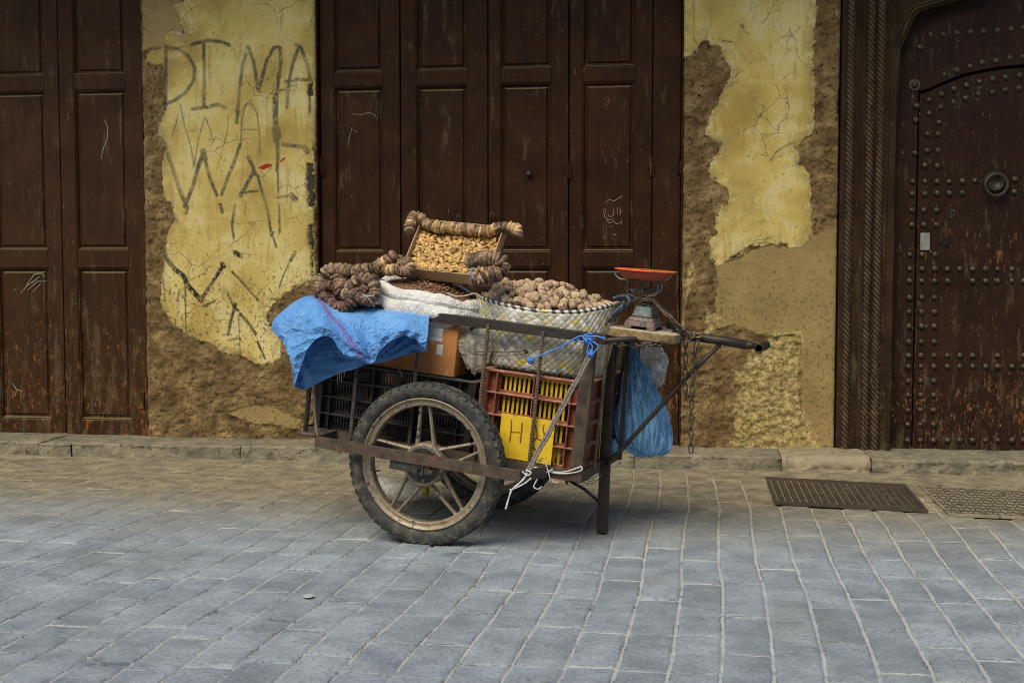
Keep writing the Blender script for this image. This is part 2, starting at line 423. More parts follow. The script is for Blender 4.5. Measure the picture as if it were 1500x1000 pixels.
XL0 = atY(211, 400).x; XL1 = atY(464, 300).x; XR0 = atY(999, 300).x; XR1 = atY(1227, 400).x
yellowL = [(275,-60),(278,-5),(256,8),(262,30),(270,45),(268,50),(250,42),(240,55),(238,68),(222,75),(214,78),(214,92),(238,93),(243,110),(243,150),(236,165),(232,200),(240,205),(246,215),(236,232),(237,288),(250,298),(258,322),(243,345),(243,372),(235,420),(238,450),(256,478),(274,490),(300,498),(328,516),(354,523),(374,532),(400,532),(412,518),(408,490),(393,478),(390,462),(402,440),(425,422),(462,406),(458,330),(462,200),(470,0),(472,-60)]
gd = 5.6
DIMA = [
 (gd, [(243,68),(243,100),(243,140),(242,160)]), (gd, [(243,70),(262,72),(277,84),(285,100),(284,118),(272,136),(255,148),(240,154)]),
 (gd, [(282,65),(305,59),(322,61),(335,66)]), (gd, [(298,65),(299,110),(299,155)]), (gd, [(282,160),(305,157),(320,153),(330,158)]),
 (gd, [(347,180),(350,140),(355,95),(363,68)]), (gd, [(363,68),(371,90),(378,134)]), (gd, [(378,134),(390,90),(401,70),(410,70),(411,90),(407,120),(404,150)]),
 (9, [(403,140),(403,170),(404,205)]), (14, [(404,190),(405,200)]), (gd, [(406,205),(407,230),(406,250)]),(3,[(407,252),(408,285)]),(3.5,[(409,300),(410,340)]),
 (gd, [(434,66),(440,68),(450,95),(456,125)]), (gd, [(438,68),(428,95),(422,125),(420,158)]), (gd, [(418,120),(435,116),(456,118)]), (4, [(453,125),(454,165)]),
 (6, [(415,212),(430,214),(448,216)]), (9,[(446,216),(450,222)]), (3.5,[(405,132),(424,132)]),
 # large WAH
 (6.5, [(245,225),(253,245),(262,275),(271,298)]), (6.5, [(271,302),(283,272),(292,240),(299,222)]), (10, [(298,222),(300,232)]), (5.5, [(301,236),(308,262),(318,286)]),
 (5.5, [(325,285),(335,258),(346,230)]), (5, [(346,228),(352,212)]),
 (6.5, [(364,231),(371,245),(374,255)]), (6,[(372,250),(362,270),(352,288)]), (4,[(352,284),(365,281),(377,280)]), (4.5,[(377,256),(384,280),(392,308),(398,345)]),
 (9, [(427,286),(433,292)]), (3.5,[(405,290),(428,286)]), (4,[(345,300),(340,330),(343,350)]), (6,[(323,300),(326,310)]),(5,[(275,303),(273,312)]),
 # thin WAH above it
 (1.8, [(264,152),(272,190),(280,215),(284,245)]), (1.8,[(260,175),(252,200)]), (1.8, [(284,245),(292,200),(300,172)]), (1.8, [(301,172),(308,190),(312,205)]), (1.8,[(335,170),(333,195),(325,225),(318,248)]),
 (2, [(353,215),(354,175),(360,153),(368,152),(376,165),(380,195),(380,225)]), (1.6, [(354,190),(380,190)]), (1.8,[(308,215),(317,200)]),
 # thick black zigzag low
 (8, [(243,376),(256,394),(270,405),(275,418),(286,430),(295,440)]), (6, [(297,436),(312,412),(327,390)]), (8,[(326,387),(328,390)]), (2.2, [(271,415),(272,450),(273,488)]), (2.4,[(263,424),(260,440)]),
 (3.5,[(340,398),(352,410),(365,425),(378,440)]), (6, [(432,370),(426,381)]), (2,[(425,382),(414,405),(407,425)]),
 (3.5,[(334,430),(342,448),(350,455)]), (5,[(345,445),(338,470),(334,490)]), (5,[(352,460),(365,475),(375,490)]), (2,[(349,462),(351,500),(352,522)]), (4,[(377,500),(384,515),(388,525)]), (3,[(336,498),(352,495)]),(8,[(345,370),(352,374)]),(2,[(240,408),(242,440)]),
 (4,[(300,448),(316,440)]),(3,[(400,346),(405,362)]),(3,[(397,345),(401,340)])]
chipL = [[(449,238),(459,240),(462,300),(452,305),(448,270)],[(450,125),(458,122),(459,140),(451,142)],[(452,330),(457,328),(462,352),(458,372),(460,410),(456,410),(455,370),(450,345)]]
redL = [[(378,246),(390,240),(399,241),(398,244),(386,249)],[(410,236),(418,230),(419,232),(412,238)]]
pier('plastered_wall_pier', XL0, XL1, 'peeling yellow wall section with sprayed black DIMA graffiti, left of the middle doors', [yellowL], [[(207,-60),(262,-60),(268,45),(240,70),(209,74)], [(338,604),(372,592),(410,600),(440,612),(440,630),(385,622),(350,612)]], [], DIMA, chipL, redL, seed=3)
yellowR = [(1000,-60),(1000,84),(1012,80),(1031,58),(1050,65),(1065,85),(1072,105),(1068,120),(1060,130),(1055,145),(1045,160),(1038,175),(1030,198),(1045,207),(1058,208),(1052,225),(1037,235),(1036,250),(1050,265),(1065,275),(1068,290),(1058,305),(1050,320),(1050,340),(1038,362),(1039,376),(1054,385),(1078,376),(1099,362),(1124,358),(1174,362),(1188,340),(1187,306),(1186,252),(1170,237),(1168,215),(1180,205),(1193,197),(1194,129),(1192,68),(1196,0),(1200,-60)]
tanR = [(1050,384),(1078,380),(1124,358),(1174,362),(1190,345),(1232,330),(1232,690),(1190,690),(1172,600),(1174,488),(1122,492),(1080,478),(1046,482)]
roughR = [(1128,491),(1173,486),(1171,570),(1178,600),(1205,660),(1100,665),(1074,646),(1075,592),(1088,570),(1077,542),(1102,513)]
roughR2 = [(1035,452),(1056,462),(1052,488),(1030,490)]; roughR3 = [(1000,480),(1010,370),(1018,380),(1014,410),(1005,440)]
greyR = [(1128,240),(1150,210),(1170,206),(1168,232),(1150,240)]
markR = [(1.6,[(1143,55),(1160,52)]),(1.6,[(1160,52),(1172,40)]),(1.6,[(1152,62),(1160,52),(1156,42)]),(1.6,[(1160,52),(1167,60)]), (2.5,[(1128,236),(1138,222),(1150,214),(1163,209)]),(2,[(1016,57),(1022,66)]),(1.2,[(1016,0),(1017,40),(1016,57)]),(1.2,[(1134,5),(1126,22),(1118,34)]),(2,[(1090,45),(1097,50)]),(4,[(1086,37),(1089,40)]),(3,[(1060,60),(1072,62)])]
pier('plastered_wall_pier', XR0, XR1, 'peeling yellow and bare mud wall section between the middle doors and the studded door', [yellowR], [tanR], [roughR, roughR2, roughR3, greyR], markR, [[(1229,130),(1234,128),(1230,170),(1226,165)]], [], seed=23)

# ------------------------------------------------------------------ panelled doors
YD = .045
def panel_leaf(parent, x0, x1, panels, z0, z1, mat, y=YD, inset=.0):
    """one leaf: stiles and rails with raised fields, one mesh; panels = [(px0,px1,pz0,pz1)]"""
    m = MB(); t = .04
    xs0 = min(p[0] for p in panels); xs1 = max(p[1] for p in panels)
    m.box((x0, y, z0), (xs0, y+t, z1)); m.box((xs1, y, z0), (x1, y+t, z1))
    zs = sorted([(p[2], p[3]) for p in panels]); prev = z0
    for a, b in zs: m.box((xs0, y+.0005, prev), (xs1, y+t, a)); prev = b
    m.box((xs0, y+.0005, prev), (xs1, y+t, z1))
    o = m.build('leaf', mat, parent, bevel=.004, seg=2)
    for a, b in zs:
        q = MB(); d = .012; w = .014   # ogee frame going in, then raised field
        def ring(i0, i1, y0, y1):
            A = [(xs0+i0, y0, a+i0), (xs1-i0, y0, a+i0), (xs1-i0, y0, b-i0), (xs0+i0, y0, b-i0)]
            B = [(xs0+i1, y1, a+i1), (xs1-i1, y1, a+i1), (xs1-i1, y1, b-i1), (xs0+i1, y1, b-i1)]
            q.add(A + B, [(k, (k+1) % 4, 4+(k+1) % 4, 4+k) for k in range(4)])
        ring(-.001, .0, y+.02, y+.006); ring(0, .006, y+.006, y+.006); ring(.006, .012, y+.006, y+.020); ring(.012, .022, y+.020, y+.021)
        ring(.022, .030, y+.021, y+.012); 
        q.add([(xs0+.030, y+.012, a+.030), (xs1-.030, y+.012, a+.030), (xs1-.030, y+.012, b-.030), (xs0+.030, y+.012, b-.030)], [(0,1,2,3)])
        q.build('door_panel', mat, o)
    return o
def inv(o, r):
    o.matrix_parent_inverse = r.matrix_world.inverted() if o.parent is r else Matrix(); return o
def hinge(parent, x, z, y=YD):
    m = MB(); m.box((x-.016, y-.006, z-.03), (x-.002, y+.002, z+.045)); m.box((x+.002, y-.007, z-.055), (x+.016, y+.002, z+.02))
    m.tube([(x, y-.008, z-.05), (x, y-.008, z+.045)], .007, 8); m.build('hinge', M_DOOR, parent, bevel=.001)
def zof(px, py, Y=YD): return atY(px, py, Y).z
def xof(px, py, Y=YD): return atY(px, py, Y).x
# middle doors
zb = zof(700, 655); DT = 3.0
mid = empty('folding_doors', Matrix.Translation((xof(733, 400), YD, zb)), 'closed dark brown four-leaf folding doors between the two yellow wall sections, behind the cart', 'door')
seams = [xof(470, 300), xof(587, 300), xof(715, 300), xof(833, 300), xof(955, 300), xof(996, 300)]
pxs = [(490, 562), (610, 685), (733, 808), (853, 930)]
def leafset(root, origin, seams, pxs, rows, z0, mat, yoff):
    for i, (a, b) in enumerate(pxs):
        x0, x1 = seams[i] + .003, seams[i+1] - .003
        pans = [(a, b, r0, r1) for r0, r1 in rows]
        y = YD + yoff[i]
        o = panel_leaf(root, x0, x1, pans, z0, DT, mat, y)
        o.matrix_parent_inverse = root.matrix_world.inverted()
rows_mid = [(zof(520, 628), zof(520, 391)), (zof(520, 369), zof(520, 127)), (zof(520, 106), zof(520, 106)+.86)]
leafset(mid, None, seams, [(xof(a, 250), xof(b, 250)) for a, b in pxs], rows_mid, zb, M_DOOR, [0, .004, -.003, .002])
m = MB(); m.box((seams[4]+.002, YD+.001, zb), (seams[5], YD+.04, DT)); o = m.build('side_board', M_DOOR, mid, bevel=.003); o.matrix_parent_inverse = mid.matrix_world.inverted()
m = MB(); m.box((XL1-.002, .012, zb-.01), (seams[0]-.004, .10, DT)); o = m.build('door_frame', M_DOOR, mid, bevel=.004); o.matrix_parent_inverse = mid.matrix_world.inverted()
m = MB(); m.box((seams[5]+.004, .010, zb-.01), (XR0+.002, .10, DT)); o = m.build('door_frame', M_DOOR, mid, bevel=.004); o.matrix_parent_inverse = mid.matrix_world.inverted()

for px, py in ((472, 243), (832, 247), (954, 243), (993, 240)):
    x = xof(px, py); z = zof(px, py); y = YD
    m = MB(); m.box((x-.018, y-.008, z-.01), (x-.002, y+.004, z+.045)); m.box((x+.001, y-.009, z-.055), (x+.017, y+.004, z+.018)); m.tube([(x, y-.010, z-.05), (x, y-.010, z+.045)], .007, 8)
    inv(m.build('hinge', M_DOOR, mid, bevel=.001), mid)
m = MB(); x, z = xof(775, 255), zof(775, 255)
m.lathe([(0.001, .03), (.012, .03), (.016, .022), (.008, .012), (.007, 0)], 12, Matrix.Translation((x, YD+.012, z)) @ Matrix.Rotation(rad(90), 4, 'X')); inv(m.build('door_knob', M_IRON, mid, True), mid)
for px, py in ((673, 319), (722, 316)):
    x, z = xof(px, py), zof(px, py); m = MB()
    m.tube([(x-.012, YD+.01, z-.05), (x-.012, YD-.03, z-.04), (x-.006, YD-.032, z+.015), (x+.004, YD-.032, z+.018), (x+.01, YD-.03, z-.04), (x+.01, YD+.01, z-.05)], .005, 8)
    inv(m.build('door_handle', M_IRON, mid, True), mid)
M_CHALK = mottled('chalk_scratch', (.20, .18, .13), (.30, .27, .20), 30, .9)
def scratch(root, lines, wpx=1.3, Y=YD, name='scratched_writing', mat=None):
    m = MB()
    for ln in lines: m.ribbon([XZ(x, y, Y + .009) for x, y in ln], wpx / 275, yv=Y + .0095)
    return inv(m.build(name, mat or M_CHALK, root), root)
sc_ar = [[(886,297),(893,292),(899,295),(905,291),(911,287),(911,291)],[(908,303),(909,312),(907,315)],[(904,304),(904,314)],[(899,306),(898,316),(894,318),(890,314)],[(884,308),(886,318),(892,322),(900,321)],[(888,322),(893,327),(898,324),(903,328),(910,326)],[(911,329),(910,322)],[(887,312),(886,305)],[(893,331),(897,333)],[(884,345),(886,351)],[(898,342),(900,345),(903,342)],[(897,349),(900,351)]]
scratch(mid, sc_ar, 1.0)
scratch(mid, [[(758,238),(770,236),(787,231)],[(770,273),(772,277)],[(514,167),(530,168),(540,165),(550,168)],[(516,186),(512,200),(509,214)],[(517,190),(524,194)],[(547,168),(554,175)],[(886,232),(887,238)],[(901,233),(903,235)],[(918,234),(919,238)],[(665,4),(670,3)]], .9, name='scratch_mark')
M_FRED = mottled('faded_red_scrawl', (.13, .045, .02), (.16, .06, .03), 30, .9)
scratch(mid, [[(965,313),(968,317),(972,314)],[(966,320),(970,324),(973,320)],[(967,328),(969,332),(972,330)],[(966,338),(969,341)],[(968,348),(966,355)],[(884,146),(890,143),(893,148),(889,156),(884,152)],[(886,148),(891,150)]], 1.6, name='scrawl_mark', mat=M_FRED)
# left doors
zbl = zof(120, 638, YD)
lft = empty('folding_doors', Matrix.Translation((xof(88, 400), YD, zbl)), 'worn brown panelled double doors at the left edge of the view, beside the graffiti wall', 'door')
sB0, sB1 = xof(89.5, 300), xof(209, 300); wl = sB1 - sB0
sm = [sB0 - 3*wl, sB0 - 2*wl, sB0 - wl, sB0, sB1]
pa, pb = xof(110.5, 250), xof(186, 250)
leafset(lft, None, sm, [(pa - k*wl, pb - k*wl) for k in (3, 2, 1, 0)],
        [(zof(150, 615), zof(150, 392)), (zof(150, 366), zof(150, 131)), (zof(150, 109), zof(150, 109)+.86)], zbl, M_DOORL, [0, -.003, .004, 0])
for px, py in ((209, 245), (212, 585)):
    x = xof(px, py); z = zof(px, py); y = YD; m = MB(); m.box((x-.034, y-.008, z-.05), (x-.004, y+.004, z+.045)); m.tube([(x-.002, y-.010, z-.05), (x-.002, y-.010, z+.045)], .007, 8)
    inv(m.build('hinge', M_DOORL, lft, bevel=.001), lft)
m = MB(); m.box((sB1+.003, .02, zbl-.01), (XL0+.001, .10, DT)); inv(m.build('door_frame', M_DOORL, lft, bevel=.003), lft)
scratch(lft, [[(190,70),(195,73),(199,76)],[(153,176),(158,188),(157,203),(151,218),(148,233)],[(30,430),(40,418),(52,410),(58,405)],[(40,425),(55,412),(68,412)],[(38,418),(50,402),(60,400),(66,405)],[(48,428),(60,415)],[(24,422),(20,426)],[(18,561),(24,570),(33,573)],[(24,572),(22,580)]], 1.4, name='scratch_mark')
for r_, a_, b_, z_ in ((lft, sm[0], XL0, zbl), (mid, XL1, XR0, zb)):
    m = MB(); m.box((a_, .12, z_), (b_, .16, DT)); inv(m.build('added_dark_backing', M_DARK, r_), r_)  # near-black panel added to stop light showing through the door gaps
# left far pier, lintels and the storey above (one building front)
def plain(name, a, b, label, cat, mat=M_WALL, bevel=.01):
    m = MB(); m.box(a, b); o = m.build(name, mat, None, bevel=bevel); tag(o, label, cat); return o
M_UP = mottled('ochre_limewash', (.30, .22, .09), (.42, .33, .14), 3, .9, .6, 20, .01)
plain('wall_pier', (sm[0]-2.5, 0, 0.02), (sm[0], .3, TOPZ), 'ochre wall pier left of the left doors, outside the frame', 'wall', M_UP)
# ------------------------------------------------------------------ studded door
YF = -.012; YS = .085
def sx(px, py, Y=YS): return atY(px, py, Y).x
def sz(px, py, Y=YS): return atY(px, py, Y).z
zs0 = sz(1400, 670)
XC = sx(1545, 300); 
std = empty('studded_door', Matrix.Translation((XC, YS, zs0)), 'ancient studded dark wooden door with iron knocker in a rope-carved frame, at the right edge', 'door')
fx0 = XR1 + .004; fx1 = atY(1308, 400, YF).x; HW = XC - fx1
def mirx(x): return 2*XC - x
def rope_mat():
    t = NT('carved_rope_wood'); g = t.attr('ridge'); c = t.ramp(t.noise(14, 6, .65), [(.35, (.045, .027, .013)), (.65, (.105, .070, .036))])
    return t.fin(t.mix(t.step(g, .35, .75), (.016, .010, .006), c), .75, t.bump(t.noise(80, 5, .6), .4, .003), spec=.2)
M_ROPE = rope_mat()
# frame posts
for side in (0, 1):
    m = MB()
    def bx(a, b, y0, y1, z0, z1):
        if side: a, b = mirx(b), mirx(a)
        m.box((a, y0, z0), (b, y1, z1))
    zf = sz(1260, 668, YF)
    bx(fx0, fx0+.03, YF+.01, .2, zf, DT); bx(fx0+.03, fx1, YF+.018, .2, zf, DT)
    bx(atY(1299, 400, YF).x, fx1+.004, YF+.008, .19, zf, DT)
    bx(atY(1258, 400, YF).x, atY(1266, 400, YF).x, YF+.010, .19, zf, DT)
    fr = inv(m.build('frame_post', M_CARVE, std, bevel=.004), std)
    for pxr in (1244, 1273, 1288):
        xr = atY(pxr, 300, YF).x
        if side: xr = mirx(xr)
        n = 20; zz = np.arange(zf, 2.9, .0032); th = np.linspace(-.15*math.pi, 1.15*math.pi, 13)
        Z, T = np.meshgrid(zz, th, indexing='ij'); RG = np.abs(np.sin(Z * math.pi / .0265 + T * 1.9)) ** .7; R = .0205 * (.62 + .40 * RG)
        R *= 1 - .35 * (fbm(Z*9, T*1.5, 3, pxr) > .2)
        Xr = xr - R * np.cos(T); Yr = YF + .018 - R * np.sin(T) * 1.15
        nz, nt = Z.shape; idx = np.arange(Z.size).reshape(nz, nt)
        f = np.stack([idx[:-1,:-1], idx[:-1,1:], idx[1:,1:], idx[1:,:-1]], -1).reshape(-1, 4)
        inv(link('rope_moulding', np_mesh('rope_moulding', np.stack([Xr, Yr, Z], -1).reshape(-1, 3), f, M_ROPE, True, {'ridge': RG}), std), std)
# lobed arch board
edge = [(1309,240),(1319,72),(1322,66),(1341,24),(1349,16),(1404,1),(1440,-12),(1480,-40),(1545,-60)]
half = [XZ(a, b, YF+.02) for a, b in edge]
out = half + [(mirx(x), z) for x, z in half[::-1][1:]]
poly = out + [(mirx(half[0][0])+.02, half[0][1]), (mirx(half[0][0])+.02, DT), (half[0][0]-.004, DT)]
bm = bmesh.new(); y0, y1 = YF+.012, YF+.055
vf = [bm.verts.new((x, y0, z)) for x, z in poly]; f = bm.faces.new(vf)
r = bmesh.ops.extrude_face_region(bm, geom=[f]); bmesh.ops.translate(bm, verts=[v for v in r['geom'] if isinstance(v, bmesh.types.BMVert)], vec=(0, y1-y0, 0))
bmesh.ops.recalc_face_normals(bm, faces=bm.faces); bmesh.ops.triangulate(bm, faces=[f for f in bm.faces if len(f.verts) > 4])
me = bpy.data.meshes.new('arch_board'); bm.to_mesh(me); bm.free(); me.materials.append(M_CARVE); ab = inv(link('arch_board', me, std), std)
m = MB()
for k, rr in ((.022, .009), (.044, .007)):
    pts = [(x - k * .8, y0 + .001, z + k * .5) for x, z in half[1:]]
    pts = pts + [(mirx(x), y, z) for x, y, z in pts[::-1][1:]]
    m.tube(pts, rr, 8)
inv(m.build('arch_moulding', M_CARVE, std, True), std)
# backing leaf, wicket leaf
gapx = sx(1341, 400)
m = MB(); m.box((fx1-.02, YS-.002, zs0), (gapx-.004, YS+.05, DT)); main = m.build('fixed_leaf', M_OLD, std, bevel=.003); inv(main, std)
# arch gap line of the wicket: everything above is part of the fixed leaf
arc_px = [(1345,135),(1360,131),(1380,122),(1410,110),(1440,103),(1470,98),(1500,96),(1545,94)]
arc = [XZ(a, b, YS) for a, b in arc_px]; arcf = arc + [(mirx(x), z) for x, z in arc[::-1][1:]]
def prism(name, poly, y0, y1, mat, parent):
    bm = bmesh.new(); vf = [bm.verts.new((x, y0, z)) for x, z in poly]; f = bm.faces.new(vf)
    r = bmesh.ops.extrude_face_region(bm, geom=[f]); bmesh.ops.translate(bm, verts=[v for v in r['geom'] if isinstance(v, bmesh.types.BMVert)], vec=(0, y1-y0, 0))
    bmesh.ops.recalc_face_normals(bm, faces=bm.faces); bmesh.ops.triangulate(bm, faces=[f for f in bm.faces if len(f.verts) > 4])
    me = bpy.data.meshes.new(name); bm.to_mesh(me); bm.free(); me.materials.append(mat); return inv(link(name, me, parent), std)
up = prism('arched_panel', [(gapx-.0035, arcf[0][1]+.004)] + [(x, z + .005) for x, z in arcf[1:-1]] + [(mirx(gapx)+.0035, arcf[0][1]+.004), (mirx(gapx)+.0035, DT), (gapx-.0035, DT)], YS, YS+.05, M_OLD, std)
wk = prism('wicket_door', [(gapx+.004, zs0+.012)] + [(gapx+.004, arcf[0][1]-.012)] + [(x, z-.012) for x, z in arcf[1:-1]] + [(mirx(gapx)-.004, arcf[0][1]-.012), (mirx(gapx)-.004, zs0+.012)], YS+.004, YS+.05, M_OLD, std)
m = MB(); m.box((mirx(gapx)+.004, YS-.002, zs0), (mirx(fx1)+.02, YS+.05, DT)); inv(m.build('fixed_leaf', M_OLD, std, bevel=.003), std)
m = MB(); m.box((fx0, YS+.055, zs0), (mirx(fx0), YS+.1, DT)); inv(m.build('added_dark_backing', M_DARK, std), std)  # added black panel behind the leaves, keeps the gaps dark
M_STUD = mottled('dull_iron_stud', (.04, .032, .018), (.095, .078, .042), 40, .5, .4, 120, .002, .45)
studme = []
for k in range(3):
    m = MB(); m.lathe([(.0155, 0), (.0155, .003), (.0145, .0075), (.0115, .0115), (.007, .0142), (.001, .0152)], 14)
    me = m.mesh('stud', M_STUD, True); 
    for v in me.vertices: v.co += V([random.uniform(-.0009, .0009) for _ in range(3)])
    studme.append(me)
def stud(px, py, parent, s=1.0):
    p = atY(px, py, YS); o = bpy.data.objects.new('stud', studme[random.randrange(3)]); COL.objects.link(o); o.parent = parent
    s *= random.uniform(.9, 1.08)
    o.matrix_basis = Matrix.Translation((p.x, YS + .004 - (.006 if parent is main else .0), p.z)) @ Matrix.Rotation(rad(90), 4, 'X') @ Matrix.Rotation(random.random()*6, 4, 'Z') @ Matrix.Scale(s, 4)
def uc(x, y): return 1200 + x/2.94, y/2.94
def lc(x, y): return 1200 + x/2.38, 340 + y/2.38
for q in [(433,205),(418,457),(414,518),(411,660),(402,782),(400,835),(398,905),(398,968)]: stud(*uc(*q), main)
for y in (78,128,170,228,278,328,382,430,468,518,568,620,670,725,765): stud(*lc(312 - y*.012 + 4, y), main)
for q in [(480,150),(535,147),(595,143),(652,138),(708,135),(768,131),(827,125),(878,120),(940,118),(540,322),(593,303),(650,286),(703,270),(761,262),(820,250),(875,244),(930,240)]: stud(*uc(*q), up)
wl_ = [(473,430),(527,405),(580,383),(635,367),(690,352),(747,340),(803,333),(863,325),(920,320),(523,462),(578,440),(631,423),(685,405),(746,397),(800,387),(860,380),(915,376),
 (473,488),(467,578),(465,648),(455,712),(456,782),(455,835),(450,905),(450,968),(517,527),(512,577),(511,648),(508,715),(508,782),(508,832),(506,905),(505,968),
 (560,782),(618,780),(672,778),(842,772),(890,772),(560,832),(618,830),(840,826),(890,824)]
for q in wl_: stud(*uc(*q), wk)
for y in (78,128,170,228,278,328,382,430,468,518,568,620,670,725): 
    stud(*lc(360 - y*.011, y), wk); stud(*lc(404 - y*.008, y), wk)
for y in (128, 170, 430, 468, 725, 766):
    for x in (447,490,535,580,622,672,712):
        if y == 170 and x in (447,): pass
        if random.random() < .06: continue
        stud(*lc(x, y), wk)
# boss
p = atY(*uc(410,368), YS); m = MB()
m.lathe([(.032,0),(.032,.006),(.024,.012),(.022,.009),(.016,.013),(.014,.020),(.006,.026),(.001,.027)], 24, Matrix.Translation((p.x, YS, p.z)) @ Matrix.Rotation(rad(90), 4, 'X'))
inv(m.build('boss', M_STUD, main, True), std)
p = atY(1457, 268, YS); kn = MB()
kn.lathe([(.060,0),(.062,.008),(.05,.016),(.046,.03),(.035,.038),(.03,.034),(.026,.02),(.001,.02)], 28, Matrix.Translation((p.x, YS+.004, p.z)) @ Matrix.Rotation(rad(90), 4, 'X'))
kb = inv(kn.build('knocker_plate', M_IRON, wk, True), std)
m = MB(); m.tube([(p.x + .055*math.cos(a), YS-.030 - .012*math.sin(a*.5)**2, p.z-.012 + .055*math.sin(a)) for a in np.linspace(0, 2*math.pi, 33)[:-1]], .0095, 10, closed=True)
inv(m.build('knocker_ring', M_IRON, wk, True), std)
p = atY(*uc(573,922), YS); m = MB(); m.box((p.x-.012, YS-.002, p.z-.024), (p.x+.012, YS+.01, p.z+.024)); inv(m.build('keyhole_plate', M_IRON, wk, bevel=.003), std)
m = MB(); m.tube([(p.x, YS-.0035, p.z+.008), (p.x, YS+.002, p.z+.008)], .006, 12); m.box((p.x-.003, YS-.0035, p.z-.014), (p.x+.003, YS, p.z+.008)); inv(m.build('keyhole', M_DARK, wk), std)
M_ZINC = mottled('worn_zinc', (.20,.19,.17), (.34,.33,.30), 20, .5, .4, 60, .002, .4, speck=(.12,.09,.05))
p = atY(1355, 354, YS); m = MB(); m.box((p.x-.024, YS-.004, p.z-.045), (p.x+.024, YS+.006, p.z+.045)); inv(m.build('lock_plate', M_ZINC, wk, bevel=.004), std)
p = atY(1376, 355, YS); m = MB(); m.lathe([(.012,0),(.012,.006),(.006,.008),(.001,.008)], 14, Matrix.Translation((p.x, YS+.004, p.z)) @ Matrix.Rotation(rad(90), 4, 'X')); m.box((p.x+.02, YS-.003, p.z-.022), (p.x+.05, YS+.006, p.z+.014)); inv(m.build('latch', M_DARK, wk), std)

# ------------------------------------------------------------------ building front above and beside, unseen canopy and far side of the street
xr_end = mirx(fx0)
plain('wall_pier', (xr_end, 0, .02), (xr_end+4, .3, TOPZ), 'ochre wall pier right of the studded door, outside the frame', 'wall', M_UP)
plain('upper_wall', (sm[0]-2.5, .003, TOPZ), (xr_end+4, .3, 6.2), 'ochre upper storey wall above the doors', 'wall', M_UP)
for a, b in ((sm[0], XL0), (XL1, XR0), (XR1, xr_end)):
    plain('door_lintel', (a+.0, .004, DT+.002), (b, .3, TOPZ-.002), {0: 'timber lintel over the left doors', 1: 'timber lintel over the middle doors', 2: 'timber lintel over the studded door'}[[sm[0], XL1, XR1].index(a)], 'lintel', M_CARVE)
M_TIMBER = mottled('eave_timber', (.07, .045, .025), (.12, .08, .045), 8, .8, .5, 40, .005, stretch=(1, .2, 1))
ev = empty('shading_canopy', Matrix.Translation((0, 0, 3.6)), 'unseen timber canopy above the frame, shaped to shade the doors', 'canopy')  # unseen canopy, put in to shade the wall and near ground
m = MB(); m.box((sm[0]-2.4, -EAVE, 3.62), (xr_end+3.9, .002, 3.66)); inv(m.build('roof_board', M_TIMBER, ev), ev)
for k in range(14):
    x = sm[0] - 2.2 + k * .85; m = MB(); m.box((x-.04, -EAVE+.02, 3.52), (x+.04, .002, 3.617)); inv(m.build('rafter', M_TIMBER, ev, bevel=.005), ev)
M_OPP = mottled('sandy_limewash', (.42, .33, .20), (.52, .42, .27), 2, .9, .5, 20, .01)
op = empty('opposite_building', Matrix.Translation((0, -10.5, 0)), 'unseen sandy building across the street behind the viewer', 'building')  # unseen far side of the street, put in for its warm bounce
m = MB(); m.box((-12, -11, 0), (12, -10.5, 6.0)); inv(m.build('wall', M_OPP, op), op)
for k in range(5):
    x = -8 + k * 4; m = MB(); m.box((x-.5, -10.49, 0.05), (x+.5, -10.44, 2.2)); inv(m.build('door', M_DOOR, op, bevel=.01), op)
    m = MB(); m.box((x-.4, -10.49, 3.4), (x+.4, -10.45, 4.6)); inv(m.build('window', M_DOOR, op, bevel=.01), op)

